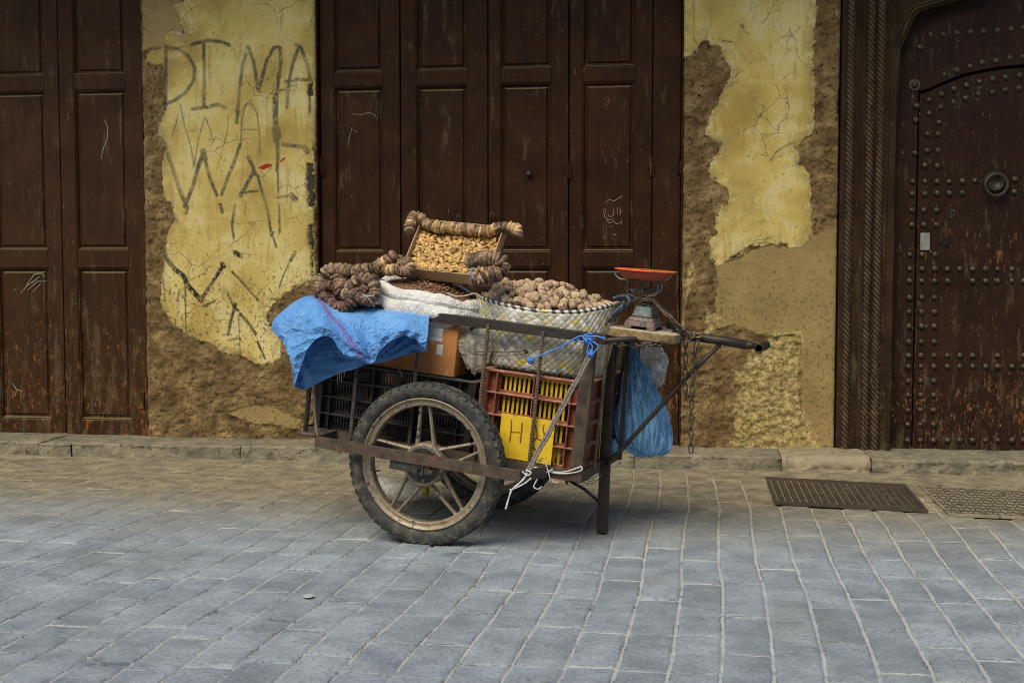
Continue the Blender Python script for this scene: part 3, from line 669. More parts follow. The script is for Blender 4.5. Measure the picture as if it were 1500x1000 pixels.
# ------------------------------------------------------------------ ground
M_JOINT = None
def paving():
    t = NT('stone_paving')
    tone = t.attr('tone'); ap = t.attr('apron'); jd = t.attr('jlong'); jc = t.attr('jcross')
    n = t.noise(6, 7, .65); f = t.noise(75, 6, .75); g = t.noise(1.3, 5, .6)
    c = t.ramp(t.math('ADD', t.math('MULTIPLY', n, .88), t.math('MULTIPLY', tone, .12)), [(.36, (.178, .210, .236)), (.5, (.252, .292, .322)), (.64, (.330, .375, .405))])
    c = t.mix(t.math('MULTIPLY', t.step(f, .50, .60), .5), c, (.115, .135, .150))
    c = t.mix(t.math('MULTIPLY', t.step(t.noise(95, 5, .75), .56, .63), .5), c, (.46, .50, .52))
    c = t.mix(t.math('MULTIPLY', t.step(t.noise(20, 8, .8, stretch=(.9, 1.8, 1)), .56, .63), .4), c, (.13, .15, .165))
    c = t.mix(t.math('MULTIPLY', t.step(g, .5, .64), .25), c, (.15, .15, .13))
    st = t.step(t.noise(2.3, 9, .8, stretch=(1, 2.0, 1)), .60, .645); c = t.mix(t.math('MULTIPLY', st, .65), c, (.06, .065, .062))
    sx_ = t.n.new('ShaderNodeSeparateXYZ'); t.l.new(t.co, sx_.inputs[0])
    near = t.step(t.math('ADD', sx_.outputs[1], t.math('MULTIPLY', n, .9)), -1.75, -.55)  # wallward mask: dust plus warm shade painted into stone and joint colours
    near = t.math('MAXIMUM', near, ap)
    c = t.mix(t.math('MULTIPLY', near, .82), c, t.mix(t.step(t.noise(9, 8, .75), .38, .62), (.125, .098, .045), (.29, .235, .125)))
    jn = t.math('MULTIPLY_ADD', t.noise(48, 7, .8), .022, -.011); jw = t.math('MULTIPLY', t.noise(3.2, 4), .005)
    right = t.step(sx_.outputs[0], -1.2, .4)
    wl_ = t.math('ADD', t.math('MULTIPLY_ADD', right, .0018, .0012), jw)
    jl = t.step(t.math('SUBTRACT', t.math('ADD', jd, jn), wl_), .0015, -.0015)
    jx = t.step(t.math('SUBTRACT', t.math('ADD', jc, jn), t.math('ADD', t.math('MULTIPLY', jw, .8), .0026)), .0015, -.0015)
    jj = t.math('MULTIPLY', t.math('MAXIMUM', jl, t.math('MULTIPLY', jx, t.step(t.noise(2.5, 5, .7), .30, .42))), t.math('SUBTRACT', 1.0, ap))
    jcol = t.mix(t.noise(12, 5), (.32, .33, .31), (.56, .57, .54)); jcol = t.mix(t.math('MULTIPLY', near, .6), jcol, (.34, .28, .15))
    c = t.mix(t.math('MULTIPLY', jj, t.math('MULTIPLY_ADD', t.step(t.noise(7, 6, .75), .36, .52), .45, .5)), c, jcol)
    # dark crevice hairlines along some joints
    cr = t.math('MULTIPLY', t.step(t.math('ABSOLUTE', t.math('SUBTRACT', t.math('ADD', t.math('MINIMUM', jd, jc), jn), t.math('ADD', wl_, .001))), .0022, .0004), t.step(t.noise(5, 5, .7), .47, .58))
    c = t.mix(t.math('MULTIPLY', t.math('MULTIPLY', cr, .75), t.math('SUBTRACT', 1.0, ap)), c, (.05, .05, .045))
    nb = t.bump(f, .6, .005); nb = t.bump(t.noise(16, 7, .7, stretch=(.9, 1.6, 1)), .5, .012, nb); nb = t.bump(t.math('SUBTRACT', 1.0, jj), .5, .004, nb)
    r = t.math('MULTIPLY_ADD', n, .25, .55)
    return t.fin(c, r, nb, spec=.35)
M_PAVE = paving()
GX0, GX1, GY0, GY1 = -7.5, 8.5, -10.6, -.30
def build_ground():
    # base sheet = joint filler
    m = MB(); m.add([(GX0-20, GY0-20, -.03), (GX1+20, GY0-20, -.03), (GX1+20, 20, -.03), (GX0-20, 20, -.03)], [(0,1,2,3)])
    o = m.build('ground', M_MORTAR); tag(o, kind='structure')
    # paving: fine sheet whose height dips in the joints
    rs = .0072
    xs = np.concatenate([np.arange(GX0, -3.6, .05), np.arange(-3.6, 2.8, rs), np.arange(2.8, GX1, .05)])
    ys = np.concatenate([np.arange(GY0, -3.9, .05), np.arange(-3.9, GY1+.001, .0062)]); ys[-1] = GY1
    X, Y = np.meshgrid(xs, ys)
    bend = .028 * np.sin(Y * 1.3 + X * .35) + .012 * np.sin(Y * 3.1 + 1 + X) + .010 * fbm(X*1.5, Y*3, 3, 40) * 2
    fan = X + bend - np.clip(-X - .3, 0, 9) * .05 * (Y + 2)   # the courses drift a little to the left
    cw = .128; u = fan / cw; ci = np.floor(u).astype(int); fu = u - ci
    rr = np.random.RandomState(5); off = rr.rand(400); ln = .25 + .12 * rr.rand(400)
    v = Y / ln[ci % 400] + off[ci % 400] * 7; v = v + .05 * np.sin(v * 2.3 + ci); ri = np.floor(v).astype(int); fv = v - ri
    du = np.minimum(fu, 1 - fu) * cw; dv = np.minimum(fv, 1 - fv) * ln[ci % 400]
    jw = .0030 + .004 * fbm(X*6, Y*6, 3, 41) * 2 + .0035 * np.clip((X + .6) / 1.2, 0, 1)
    jitter = .0035 * fbm(X*40, Y*40, 3, 42) * 2
    a = 1 - np.clip((du + jitter - jw) / .006, 0, 1); b = 1 - np.clip((dv + jitter - .0035 - .002 * fbm(X*3, Y*3, 2, 55)) / .006, 0, 1)
    b = b * (.35 + .65 * (_tab[ri & 255, ci & 255] > .3))
    j = np.maximum(a, b)
    tone = _tab[(ri * 7 + 13) & 255, (ci * 11 + 5) & 255]
    Z = -.0045 * j + .0045 * (tone - .5) * (1 - j) + .010 * fbm(X*1.2, Y*1.2, 3, 43) + (1 - j) * .004 * fbm(X*12, Y*9, 3, 44)
    # cement apron by the kerb round the covers
    ap_edge = -.60 - .42 * np.clip((X - .75) / .35, 0, 1) + .05 * fbm(X*4, Y*4, 3, 45)
    ap = np.clip((Y - ap_edge) / .03, 0, 1) * np.clip((X + .2) / .5, 0, 1); j = j * (1 - ap); Z = Z * (1 - ap) + ap * (.003 + .004 * fbm(X*9, Y*9, 4, 46))
    Z -= np.clip((GY1 + .03 - np.abs(Y - GY1) * 0 - Y) * 0, 0, 1)
    n = X.size; ny, nx = X.shape; idx = np.arange(n).reshape(ny, nx)
    f = np.stack([idx[:-1,:-1], idx[:-1,1:], idx[1:,1:], idx[1:,:-1]], -1).reshape(-1, 4)
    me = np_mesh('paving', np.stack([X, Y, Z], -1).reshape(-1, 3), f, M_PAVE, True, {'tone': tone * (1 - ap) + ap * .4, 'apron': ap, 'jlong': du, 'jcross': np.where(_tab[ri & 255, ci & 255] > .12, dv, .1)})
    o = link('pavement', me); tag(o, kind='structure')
build_ground()
# kerb: stones with rough fronts
def kerb():
    cuts = [-7.5, -4.6, -3.45, atZ(100,668).x, atZ(352,672).x, atZ(700,678).x, atZ(930,684).x, atZ(1145,690).x]
    h = .068
    def stone(x0, x1, y0, y1, z1, mat, seed, nose=.012, amp=.004):
        nx = max(4, int((x1-x0)/.012)); prof = []
        for t in np.linspace(0, 1, 7): prof.append((y0 + amp, -.02 + (z1 - nose + .02) * t))
        for t in np.linspace(0, 1, 4)[1:]: prof.append((y0 + nose * (1-math.cos(t*math.pi/2)), z1 - nose + nose * math.sin(t*math.pi/2)))
        for t in np.linspace(0, 1, 22)[1:]: prof.append((y0 + nose + (y1 - y0 - nose) * t, z1))
        P = np.array(prof); xs = np.linspace(x0, x1, nx)
        X, K = np.meshgrid(xs, np.arange(len(prof)), indexing='ij'); Yv = P[K, 0]; Zv = P[K, 1]
        nn = fbm(X*9, K*.35, 5, seed) * 2; n2 = fbm(X*30, K*1.1, 4, seed+3) * 2
        Yv = Yv + np.where(K < 9, amp * 1.6 * nn + amp * n2, 0); Zv = Zv + np.where(K > 6, amp * .8 * nn + amp*.5 * n2, 0)
        e = np.minimum(X - x0, x1 - X); rd = np.exp(-e/.006); Yv = Yv + np.where(K < 10, rd * .01, 0); Zv = Zv - np.where(K > 6, rd * .005, 0)
        idx = np.arange(X.size).reshape(X.shape); f = np.stack([idx[:-1,:-1], idx[:-1,1:], idx[1:,1:], idx[1:,:-1]], -1).reshape(-1, 4)[:, ::-1]
        o = link('kerb', np_mesh('kerb', np.stack([X, Yv, Zv], -1).reshape(-1, 3), f[:, ::-1], mat)); tag(o, kind='structure'); return o
    for i in range(len(cuts) - 1):
        y0 = -.30 + (-.012 if i == 2 else 0) + random.uniform(-.004, .004)
        stone(cuts[i] + .0012, cuts[i+1] - .0012, y0, .30, h + random.uniform(-.003, .003), M_STONE if i % 3 else M_STONE, i * 5)
    stone(cuts[-1], atZ(1275,693).x, -.315, .30, .078, M_MORTAR, 61, nose=.05, amp=.010)
    stone(atZ(1277,693).x, 8.5, -.30, .30, .072, M_STONE, 71, nose=.02, amp=.006)
kerb()
m = MB(); m.box((-7.5, .03, -.02), (8.5, .30, .066)); tag(m.build('kerb', M_STONE), kind='structure')
# covers
M_CAST = mottled('cast_iron_cover', (.045, .038, .028), (.085, .072, .05), 18, .65, .5, 60, .003, .4, speck=(.17, .14, .09), speck_scale=25, speck_t=.6)
M_DUST = mottled('dust_filled_slot', (.20, .165, .095), (.27, .225, .14), 20, .95)
M_DUST2 = mottled('dark_packed_grit', (.07, .058, .035), (.12, .10, .065), 20, .95)
M_CAST2 = mottled('dusty_tread_plate', (.20, .17, .11), (.30, .26, .18), 14, .85, .5, 60, .003, .1, speck=(.09, .075, .05), speck_scale=20, speck_t=.56)
def cover(corners, label, kind):
    P = [atZ(x, y, .004) for x, y in corners]   # bl, br, tr, tl
    o0 = sum((p for p in P), V()) / 4
    root = empty('drain_cover', Matrix.Translation(o0), label, 'drain cover')
    def q(u, v, z=0): 
        a = P[0].lerp(P[1], u); b = P[3].lerp(P[2], u); p = a.lerp(b, v); return V((p.x, p.y, .006 + z))
    m = MB(); m.add([q(0,0,-.002), q(1,0,-.002), q(1,1,-.002), q(0,1,-.002)], [(0,1,2,3)]); inv(m.build('dust_bed', M_DUST if kind == 'bars' else M_DUST2, root), root)
    m = MB()
    def slab(u0, u1, v0, v1, z=.006, sk=0):
        A = [q(u0, v0, -.004), q(u1, v0, -.004), q(u1+sk, v1, -.004), q(u0+sk, v1, -.004)]; B = [p + V((0, 0, .004 + z)) for p in A]
        m.add(A + B, [(4,5,6,7),(0,1,5,4),(1,2,6,5),(2,3,7,6),(3,0,4,7)])
    if kind == 'bars':
        slab(0, 1, 0, .05); slab(0, 1, .95, 1); slab(0, .025, .05, .95); slab(.975, 1, .05, .95)
        n = 19
        for i in range(n):
            a = .03 + i * .945 / n; slab(a + .007, a + .945/n - .004, .052, .948, .004)
            for k in range(14): 
                v = .07 + k * .062; slab(a + .010, a + .945/n - .008, v, v + .035, .0062)
    else:
        slab(0, 1, 0, .03); slab(0, 1, .97, 1); slab(0, .012, .03, .97); slab(.988, 1, .03, .97)
        for i in range(30):
            for k in range(10):
                u = .016 + i * .0325; v = .04 + k * .0925; d = (i + k) % 2
                A = [q(u + .003, v + .008), q(u + .026, v + .045), q(u + .03, v + .075), q(u + .006, v + .038)] if d else [q(u + .003, v + .06), q(u + .026, v + .02), q(u + .03, v + .045), q(u + .006, v + .085)]
                B = [p + V((0, 0, .005)) for p in A]; m.add(A + B, [(4,5,6,7),(0,1,5,4),(1,2,6,5),(2,3,7,6),(3,0,4,7)])
    inv(m.build('grating', M_CAST if kind == 'bars' else M_CAST2, root), root)
    return root
cover([(1135,738),(1360,750),(1326,711),(1121,700)], 'dark slotted iron drain cover with straight dusty grooves, left of the two by the kerb', 'bars')
cover([(1390,755),(1680,768),(1600,722),(1345,711)], 'dusty iron cover with raised woven tread, right of the two by the kerb', 'tread')
# litter
p = atZ(452, 873, .006); m = MB(); m.lathe([(.017,0),(.018,.0015),(.016,.0035),(.013,.003),(.001,.0028)], 18, Matrix.Translation(p))
tag(m.build('bottle_cap', mottled('white_plastic', (.40,.43,.42), (.50,.53,.52), 20, .4), None, True), 'small flattened white bottle cap lying alone on the grey paving', 'bottle cap')
# ================================================================== the cart
T = Matrix.Translation
class Th:
    def __init__(s, name, org, label, cat, group=None):
        s.org = V(org); s.e = empty(name, MC @ T(s.org), label, cat, group)
    def part(s, mb, name, mat, parent=None, smooth=False, bevel=0, subsurf=0, seg=2, angle=35):
        return mb.build(name, mat, parent or s.e, smooth, bevel, seg, None, s.org, subsurf, angle)
def single(mb, name, mat, org, label, cat, group=None, **kw):
    o = mb.build(name, mat, None, off=V(org), **kw); o.matrix_world = MC @ T(V(org)); return tag(o, label, cat, group)
def noisify(o, amp, scale, seed=0, axis=None):
    me = o.data
    for v in me.vertices:
        n = mnoise.noise_vector(v.co * scale + V((seed, seed*2.3, 0)))
        v.co += n * amp if axis is None else V(axis) * n.x * amp
M_RUST = mottled('rusty_frame_steel', (.045, .034, .026), (.12, .085, .058), 22, .7, .5, 90, .003, .35, speck=(.16, .075, .03), speck_scale=30, speck_t=.58)
M_BLKST = mottled('dark_painted_steel', (.018, .014, .012), (.045, .034, .027), 16, .55, .4, 80, .002, .35, speck=(.10, .05, .025), speck_scale=45, speck_t=.64)
M_REBAR = mottled('ribbed_rod_steel', (.07, .05, .035), (.15, .115, .08), 40, .75, .5, 200, .002, .3, speck=(.14, .06, .02), speck_scale=50)
def rubber():
    t = NT('dusty_rubber'); n = t.noise(30, 6, .7); c = t.ramp(n, [(.38, (.022, .023, .025)), (.54, (.052, .050, .045)), (.66, (.145, .122, .082))])
    sx_ = t.n.new('ShaderNodeSeparateXYZ'); t.l.new(t.co, sx_.inputs[0])
    return t.fin(c, .72, t.bump(t.noise(160, 4, .6), .3, .002), spec=.35)
M_RUB = rubber()
M_RIM = mottled('dirty_cast_alloy', (.16, .12, .075), (.36, .30, .22), 34, .5, .5, 110, .002, .4, speck=(.06, .042, .025), speck_scale=34, speck_t=.56)
M_HUB = mottled('grimy_hub', (.035, .034, .032), (.09, .085, .075), 40, .5, .4, 120, .002, .6, speck=(.15, .11, .07))

X0, X1, Y0, Y1, ZB, ZT = -.548, .566, .09, .665, .028, .528
cart = Th('hand_cart', (0, .37, 0), 'two-wheeled steel handcart loaded with nuts and figs, standing before the doors', 'handcart')
RY = Matrix.Rotation(rad(-90), 4, 'X')      # lathe z -> cart y
def wheel(yc, phase):
    c = T((0, yc, 0)) @ Matrix.Rotation(phase, 4, 'Y')
    root = bpy.data.objects.new('wheel', None); COL.objects.link(root); root.parent = cart.e
    root.location = V((0, yc, 0)) - cart.org; root.rotation_euler = (0, phase, 0); root.empty_display_size = .05
    m = MB(); n = 72
    prof = [(.243, -.020), (.248, -.029), (.262, -.036), (.276, -.0375), (.288, -.034), (.2935, -.027), (.2955, -.014), (.296, 0)]
    prof = prof + [(r, -z) for r, z in prof[::-1][1:]]
    m.lathe(prof, n, RY, close=False); ty = m.build('tyre', M_RUB, root, True)
    k = MB(); nb = 54
    for i in range(nb):
        a = 2 * math.pi * i / nb
        for (y, w, da, hh, sk) in ((-.031, .012, .0, .0055, .3), (-.0125, .017, .5, .0065, -.35), (.0065, .017, .0, .0065, .35), (.0265, .014, .5, .0055, -.3)):
            aa = a + da * 2 * math.pi / nb
            dz = -.0045 if abs(y) > .02 else 0
            M = RY @ Matrix.Rotation(aa, 4, 'Z') @ T((.2945 + dz, 0, -y)) @ Matrix.Rotation(sk, 4, 'X') @ (Matrix.Rotation(rad(32 if y < -.02 else (-32 if y > .02 else 0)), 4, 'Y'))
            k.box((-.006, -.0125, -w/2), (hh*.75, .0125, w/2), M)
    k.build('tread', M_RUB, ty, bevel=.0012, seg=1)
    m = MB(); pr = [(.244, -.023), (.243, -.0285), (.238, -.0285), (.235, -.022), (.225, -.019), (.218, -.021), (.214, -.018), (.213, -.010), (.213, .010), (.214, .018), (.218, .021), (.225, .019), (.235, .022), (.238, .0285), (.243, .0285), (.244, .023)]
    m.lathe(pr, n, RY, close=False); m.add([], []); m.build('rim', M_RIM, root, True)
    for q in range(5):
        a0 = math.pi/2 + .12 + q * 2 * math.pi / 5
        sp = MB()
        for sgn in (-1, 1):
            ai = a0 + sgn * .50; ao = a0 + sgn * .075
            p = V((math.cos(ai) * .070, -.004, math.sin(ai) * .070)); e = V((math.cos(ao) * .216, 0, math.sin(ao) * .216))
            d = (e - p).normalized(); tt = V((-d.z, 0, d.x))
            rings = []
            for f, ww, th in ((0, .0085, .010), (.5, .0062, .0085), (.93, .006, .008), (1.0, .010, .011)):
                cpt = p.lerp(e, f); rings.append([cpt + tt * ww * u + V((0, th * v, 0)) for u, v in ((-1,-.25),(-.35,-1),(.35,-1),(1,-.25),(1,1),(-1,1))])
            base = len(sp.v)
            for r in rings: sp.v += [tuple(x) for x in r]
            for i in range(3):
                for k2 in range(6): sp.f.append((base+i*6+k2, base+i*6+(k2+1) % 6, base+(i+1)*6+(k2+1) % 6, base+(i+1)*6+k2))
        sp.build('spoke', M_RIM, root, bevel=.0015, seg=1)
    m = MB(); m.lathe([(.076, -.034), (.079, -.029), (.079, .03), (.074, .034)], 40, RY); m.build('hub', M_RIM, root, True, bevel=.002)
    m = MB(); m.lathe([(.001, -.040), (.020, -.040), (.022, -.037), (.062, -.038), (.067, -.036), (.069, -.032)][::-1], 40, RY, close=False); m.build('hub_cap', M_HUB, root, False)
    m = MB(); a = rad(197); p = V((math.cos(a)*.21, -.0, math.sin(a)*.21)); q = V((math.cos(a)*.185, -.008, math.sin(a)*.185)); m.tube([p, q], .003, 8); m.build('valve', M_HUB, root, True)
    return root
wheel(0, 0.0); wheel(.74, .7)
# axle brackets + axle
m = MB(); m.tube([(0, -.085, 0), (0, .83, 0)], .011, 10); cart.part(m, 'axle', M_BLKST, smooth=False)
m = MB(); m.box((-.115, -.072, -.026), (.045, -.060, .006)); m.box((-.02, -.078, -.03), (.02, -.06, .014))
for bx_, bz_ in ((-.004, -.016), (.055, -.01), (.028, -.048)): m.tube([(bx_, -.09, bz_), (bx_, -.06, bz_)], .0075, 6)
cart.part(m, 'axle_bracket', M_HUB, bevel=.0015)
# outer rails round the wheels
def flat(m, p, q, w, h, up=(0, 0, 1)): m.bar(p, q, w, h, up)
for yo, yi in ((-.078, Y0), (.82, Y1)):
    m = MB(); zc = .028
    xl, xr = -.417, .385
    flat(m, (xl, yo, zc), (xr, yo, zc), .042, .006)
    flat(m, (xr, yo, zc), (xr + .055, yi + (-.003 if yo < 0 else .003), zc), .042, .006)
    flat(m, (xl+.004, yo + (.003 if yo < 0 else -.003), zc), (xl+.004, yi, zc), .042, .006)
    cart.part(m, 'wheel_rail', M_RUST, bevel=.001)
# floor frame
m = MB()
flat(m, (X0, Y0, ZB-.002), (X1, Y0, ZB-.002), .042, .006); flat(m, (X0, Y1, ZB-.002), (X1, Y1, ZB-.002), .042, .006)
flat(m, (X0, Y0+.003, ZB-.002), (X0, Y1-.003, ZB-.002), .042, .006); flat(m, (X1-.001, Y0+.003, ZB-.002), (X1-.001, Y1-.003, ZB-.002), .042, .006)
for yy in (.25, .42, .55): flat(m, (X0+.003, yy, ZB-.012), (X1-.004, yy, ZB-.012), .02, .02)
cart.part(m, 'floor_frame', M_RUST, bevel=.001)
m = MB(); m.box((X0+.006, Y0+.005, ZB+.004), (X1-.006, Y1-.005, ZB+.008)); cart.part(m, 'floor', M_RUST)
# top rails
m = MB()
for yy, s in ((Y0, 1), (Y1, -1)):
    flat(m, (X0, yy, ZT), (X1+.03, yy, ZT), .034, .005); m.box((X0, min(yy, yy+s*.03), ZT+.0145), (X1+.03, max(yy, yy+s*.03), ZT+.0185))
flat(m, (X0, Y0+.003, ZT-.002), (X0, Y1-.003, ZT-.002), .030, .005); flat(m, (X1+.02, Y0+.003, ZT-.004), (X1+.02, Y1-.003, ZT-.004), .032, .005)
cart.part(m, 'top_rail', M_BLKST, bevel=.001)
# corner posts
for x, yy in ((X1-.002, Y0-.004), (X1-.002, Y1+.004)):
    m = MB(); m.box((x-.046, yy-.003, ZB-.02), (x, yy+.003, ZT+.012)); m.box((x-.0045, yy if yy < .3 else yy-.03, ZB-.02), (x, yy+.03 if yy < .3 else yy, ZT+.012)); cart.part(m, 'corner_post', M_RUST, bevel=.001)
for x, yy in ((X0+.004, Y0-.002), (X0+.004, Y1+.002)):
    m = MB(); m.tube([(x, yy, ZB-.01), (x, yy, ZT)], .010, 8); cart.part(m, 'corner_post', M_RUST, smooth=True)
# ribbed rods
def rebar(p, q, r=.0068):
    p = V(p); q = V(q); n = int((q-p).length / .0028); m = MB()
    pts = [p.lerp(q, i/n) for i in range(n+1)]
    m.tube(pts, r, 8, rfun=lambda t: 1 + .22 * (math.sin(t * n * math.pi / 2 + .01) > .3)); return m
for x in (.155, .385-.02, -.335-.015, -.11):
    a = V((x, Y0-.006, ZB)); b = V((x, Y0-.006, ZT))
    cart.part(rebar(a, b), 'rod', M_REBAR)
    cart.part(rebar(a + V((0, Y1-Y0+.012, 0)), b + V((0, Y1-Y0+.012, 0))), 'rod', M_REBAR)
cart.part(rebar((X0+.055, -.07, ZB+.02), (X0+.05+.075, -.070, ZB+.02)), 'rod', M_REBAR)
pr_ = [L(461,560,.05), L(461,600,.03), L(463,625,-.03), L(466,643,-.07)]
m = MB(); pts = smoothpath(pr_, 16); m.tube(pts, .006, 8, rfun=lambda t: 1 + .2 * (math.sin(t * 150) > .3)); cart.part(m, 'rod', M_REBAR)
for k, x in enumerate((X1-.001,)):
    for yy in (.24, .40, .53): cart.part(rebar((x+.006, yy, ZB), (x+.006, yy, ZT), .006), 'rod', M_REBAR)
# leg
YL = .37
gz = lambda x: (x * math.sin(rad(6.3)) - .3) / math.cos(rad(6.3))
m = MB(); a = V((.548, YL, ZT-.01)); b = V((.600, YL, gz(.600) + .004)); 
u_ = V((1, 0, 0)); flat(m, a, b, .040, .030, (1, 0, 0))
lg = cart.part(m, 'leg', M_BLKST, bevel=.006)
m = MB(); p = a.lerp(b, .0) + V((.06, .04, 0)); m.bar(p, a.lerp(b, .62) + V((.048, .03, 0)), .016, .006, (1, 0, 0)); cart.part(m, 'stay', M_BLKST, bevel=.001)
m = MB(); p = a + V((.0, -.020, 0)); m.tube([a.lerp(b, .03) + V((-.018, -.022, 0)), a.lerp(b, .30) + V((-.014, -.023, 0)), a.lerp(b, .62) + V((-.020, -.022, 0))], .0022, 6); 
cart.part(m, 'yellow_wire', mottled('yellow_wire_cover', (.45,.36,.02), (.55,.45,.04), 30, .5), smooth=True)
# stays
m = MB(); m.tube([L(833,703,.30), L(856,716,.33), L(878,735,.36)], .006, 8); m.tube([L(828,700,.26), L(831,709,.26)], .005, 6); cart.part(m, 'leg_stay', M_BLKST, smooth=True)
m = MB(); m.tube([L(886,676,.345), L(905,664,.345), L(1010,548,.35), L(1055,504,.37)], .0085, 8); cart.part(m, 'handle_stay', M_BLKST, smooth=True)
# handle
hA = V((X1+.02, YL, ZT-.01)); hJ = L(1108, 507, YL)
m = MB(); m.tube([L(985,489,YL), L(1060,499,YL), L(1092,505,YL)], .0165, 14); m.tube([L(1092,505,YL), hJ], .0165, 14, rfun=lambda t: 1 - .45*t); 
m.tube([V((X1+.02, Y0, ZT-.004)), L(1000,492,YL-.02)], .010, 8); m.tube([V((X1+.02, Y1, ZT-.004)), L(1000,492,YL+.02)], .010, 8)
m.tube([V((X1, YL, ZT-.02)), L(990,490,YL)], .014, 10)
cart.part(m, 'drawbar', M_BLKST, smooth=True)
c0 = L(1112, 510, .27); cc = V((c0.x, 0, c0.z))
m = MB(); n = 18
ring = lambda r, y: [cc + V((r*math.cos(2*math.pi*k/n), y, r*math.sin(2*math.pi*k/n))) for k in range(n)]
R_ = [ring(.0125, .30), ring(.0125, .262), ring(.0135, .26), ring(.0165, .26), ring(.0175, .263), ring(.0175, .47), ring(.0165, .473), ring(.0125, .473), ring(.0125, .44)]
for r in R_: r.append(r[0])
m.grid(R_); cart.part(m, 'grip_bar', M_BLKST, smooth=True)
# ------------------------------------------------------------------ plank seat with scale
zb_ = L(940, 484, .22).z
def plank(x0, x1, y0, y1, z1, th, rc):
    pts = []
    for cx_, cy_, a0 in ((x1-rc, y0+rc, -90), (x1-rc*.4, y1-rc*.4, 0), (x0+rc*.4, y1-rc*.4, 90), (x0+rc, y0+rc, 180)):
        r = rc if cy_ < y0 + rc*1.1 else rc*.4
        for k in range(6): a = rad(a0 + 18*k); pts.append((cx_ + r*math.cos(a), cy_ + r*math.sin(a)))
    m = MB(); n = len(pts); m.add([(x, y, z1-th) for x, y in pts] + [(x, y, z1) for x, y in pts], [tuple(range(n))[::-1], tuple(range(n, 2*n))] + [(k, (k+1) % n, n+(k+1) % n, n+k) for k in range(n)]); return m
bx0, bx1 = L(889, 485, .2).x, L(991, 490, .2).x
def plank_mat():
    t = NT('weathered_plank'); g = t.noise(9, 7, .65, stretch=(.5, 4, 4)); c = t.ramp(g, [(.35, (.33, .27, .17)), (.65, (.52, .45, .33))])
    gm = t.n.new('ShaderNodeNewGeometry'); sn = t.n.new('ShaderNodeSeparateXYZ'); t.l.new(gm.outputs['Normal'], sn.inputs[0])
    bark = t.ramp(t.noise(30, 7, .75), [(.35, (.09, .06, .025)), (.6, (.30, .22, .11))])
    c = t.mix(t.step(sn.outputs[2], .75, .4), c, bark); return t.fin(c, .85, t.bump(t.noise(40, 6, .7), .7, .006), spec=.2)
M_PLANK = plank_mat()
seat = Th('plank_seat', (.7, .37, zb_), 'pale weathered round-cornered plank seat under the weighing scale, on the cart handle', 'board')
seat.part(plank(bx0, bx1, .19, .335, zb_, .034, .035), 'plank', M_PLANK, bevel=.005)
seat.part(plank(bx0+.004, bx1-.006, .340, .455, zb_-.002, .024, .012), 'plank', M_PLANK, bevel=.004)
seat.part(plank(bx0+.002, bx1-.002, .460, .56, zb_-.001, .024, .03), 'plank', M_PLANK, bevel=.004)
m = MB(); m.box((bx0+.04, .22, ZT-.002), (bx0+.075, .54, zb_-.026)); m.box((bx1-.09, .22, ZT-.012), (bx1-.055, .54, zb_-.026)); seat.part(m, 'batten', M_BLKST, bevel=.002)
# scale
M_SC = mottled('chipped_teal_iron', (.035, .055, .062), (.085, .115, .12), 30, .5, .4, 110, .002, .3, speck=(.10, .05, .03), speck_scale=35, speck_t=.56)
M_SC2 = mottled('chipped_maroon_iron', (.10, .055, .05), (.20, .15, .135), 34, .6, .4, 110, .002, .2, speck=(.05, .06, .06), speck_scale=35, speck_t=.56)
M_RED = mottled('worn_red_enamel', (.30, .042, .018), (.42, .075, .035), 22, .45, .2, 90, .001, speck=(.16, .06, .05), speck_scale=50, speck_t=.64)
M_ORG = mottled('orange_enamel', (.66, .12, .025), (.80, .18, .04), 30, .4, .1)
M_WIRE = mottled('grey_wire', (.10, .115, .12), (.24, .26, .27), 40, .45, .3, 120, .002, .5)
yS = .33; sc0 = L(937, 480, yS-.07)
scale_ = Th('weighing_scale', (sc0.x, yS, zb_), 'old cast iron weighing scale with a shallow orange-red pan, standing on the plank seat', 'scale')
xS = sc0.x
def frust(m, x, y, z0, z1, a0, b0, a1, b1, dx=0):
    vs = [(x-a0, y-b0, z0), (x+a0, y-b0, z0), (x+a0, y+b0, z0), (x-a0, y+b0, z0), (x-a1+dx, y-b1, z1), (x+a1+dx, y-b1, z1), (x+a1+dx, y+b1, z1), (x-a1+dx, y+b1, z1)]
    m.add(vs, [(0,3,2,1),(4,5,6,7),(0,1,5,4),(1,2,6,5),(2,3,7,6),(3,0,4,7)])
m = MB(); frust(m, xS, yS, zb_+.010, zb_+.030, .058, .085, .054, .080); frust(m, xS, yS, zb_+.030, zb_+.044, .050, .075, .042, .066)
for sx_, sy_ in ((-1,-1),(1,-1),(1,1),(-1,1)): frust(m, xS+sx_*.043, yS+sy_*.07, zb_, zb_+.012, .015, .015, .014, .014)
seat_s = scale_.part(m, 'base', M_SC2, bevel=.003)
m = MB(); frust(m, xS, yS, zb_+.044, zb_+.084, .040, .062, .030, .048); frust(m, xS, yS, zb_+.084, zb_+.091, .027, .044, .020, .034); scale_.part(m, 'housing', M_SC, bevel=.005, seg=3)
zt = zb_ + .091
m = MB(); m.tube([(xS, yS-.03, zt-.004), (xS, yS-.03, zt+.036)], .007, 10); m.lathe([(.014, 0), (.014, .006), (.006, .010)], 14, T((xS, yS-.03, zt-.003))); 
m.lathe([(.019, 0), (.021, .004), (.013, .010)], 14, T((xS, yS-.03, zt+.028)))
scale_.part(m, 'column', M_IRON, smooth=True)
def sp(px, py, y=yS-.03): return L(px, py, y)
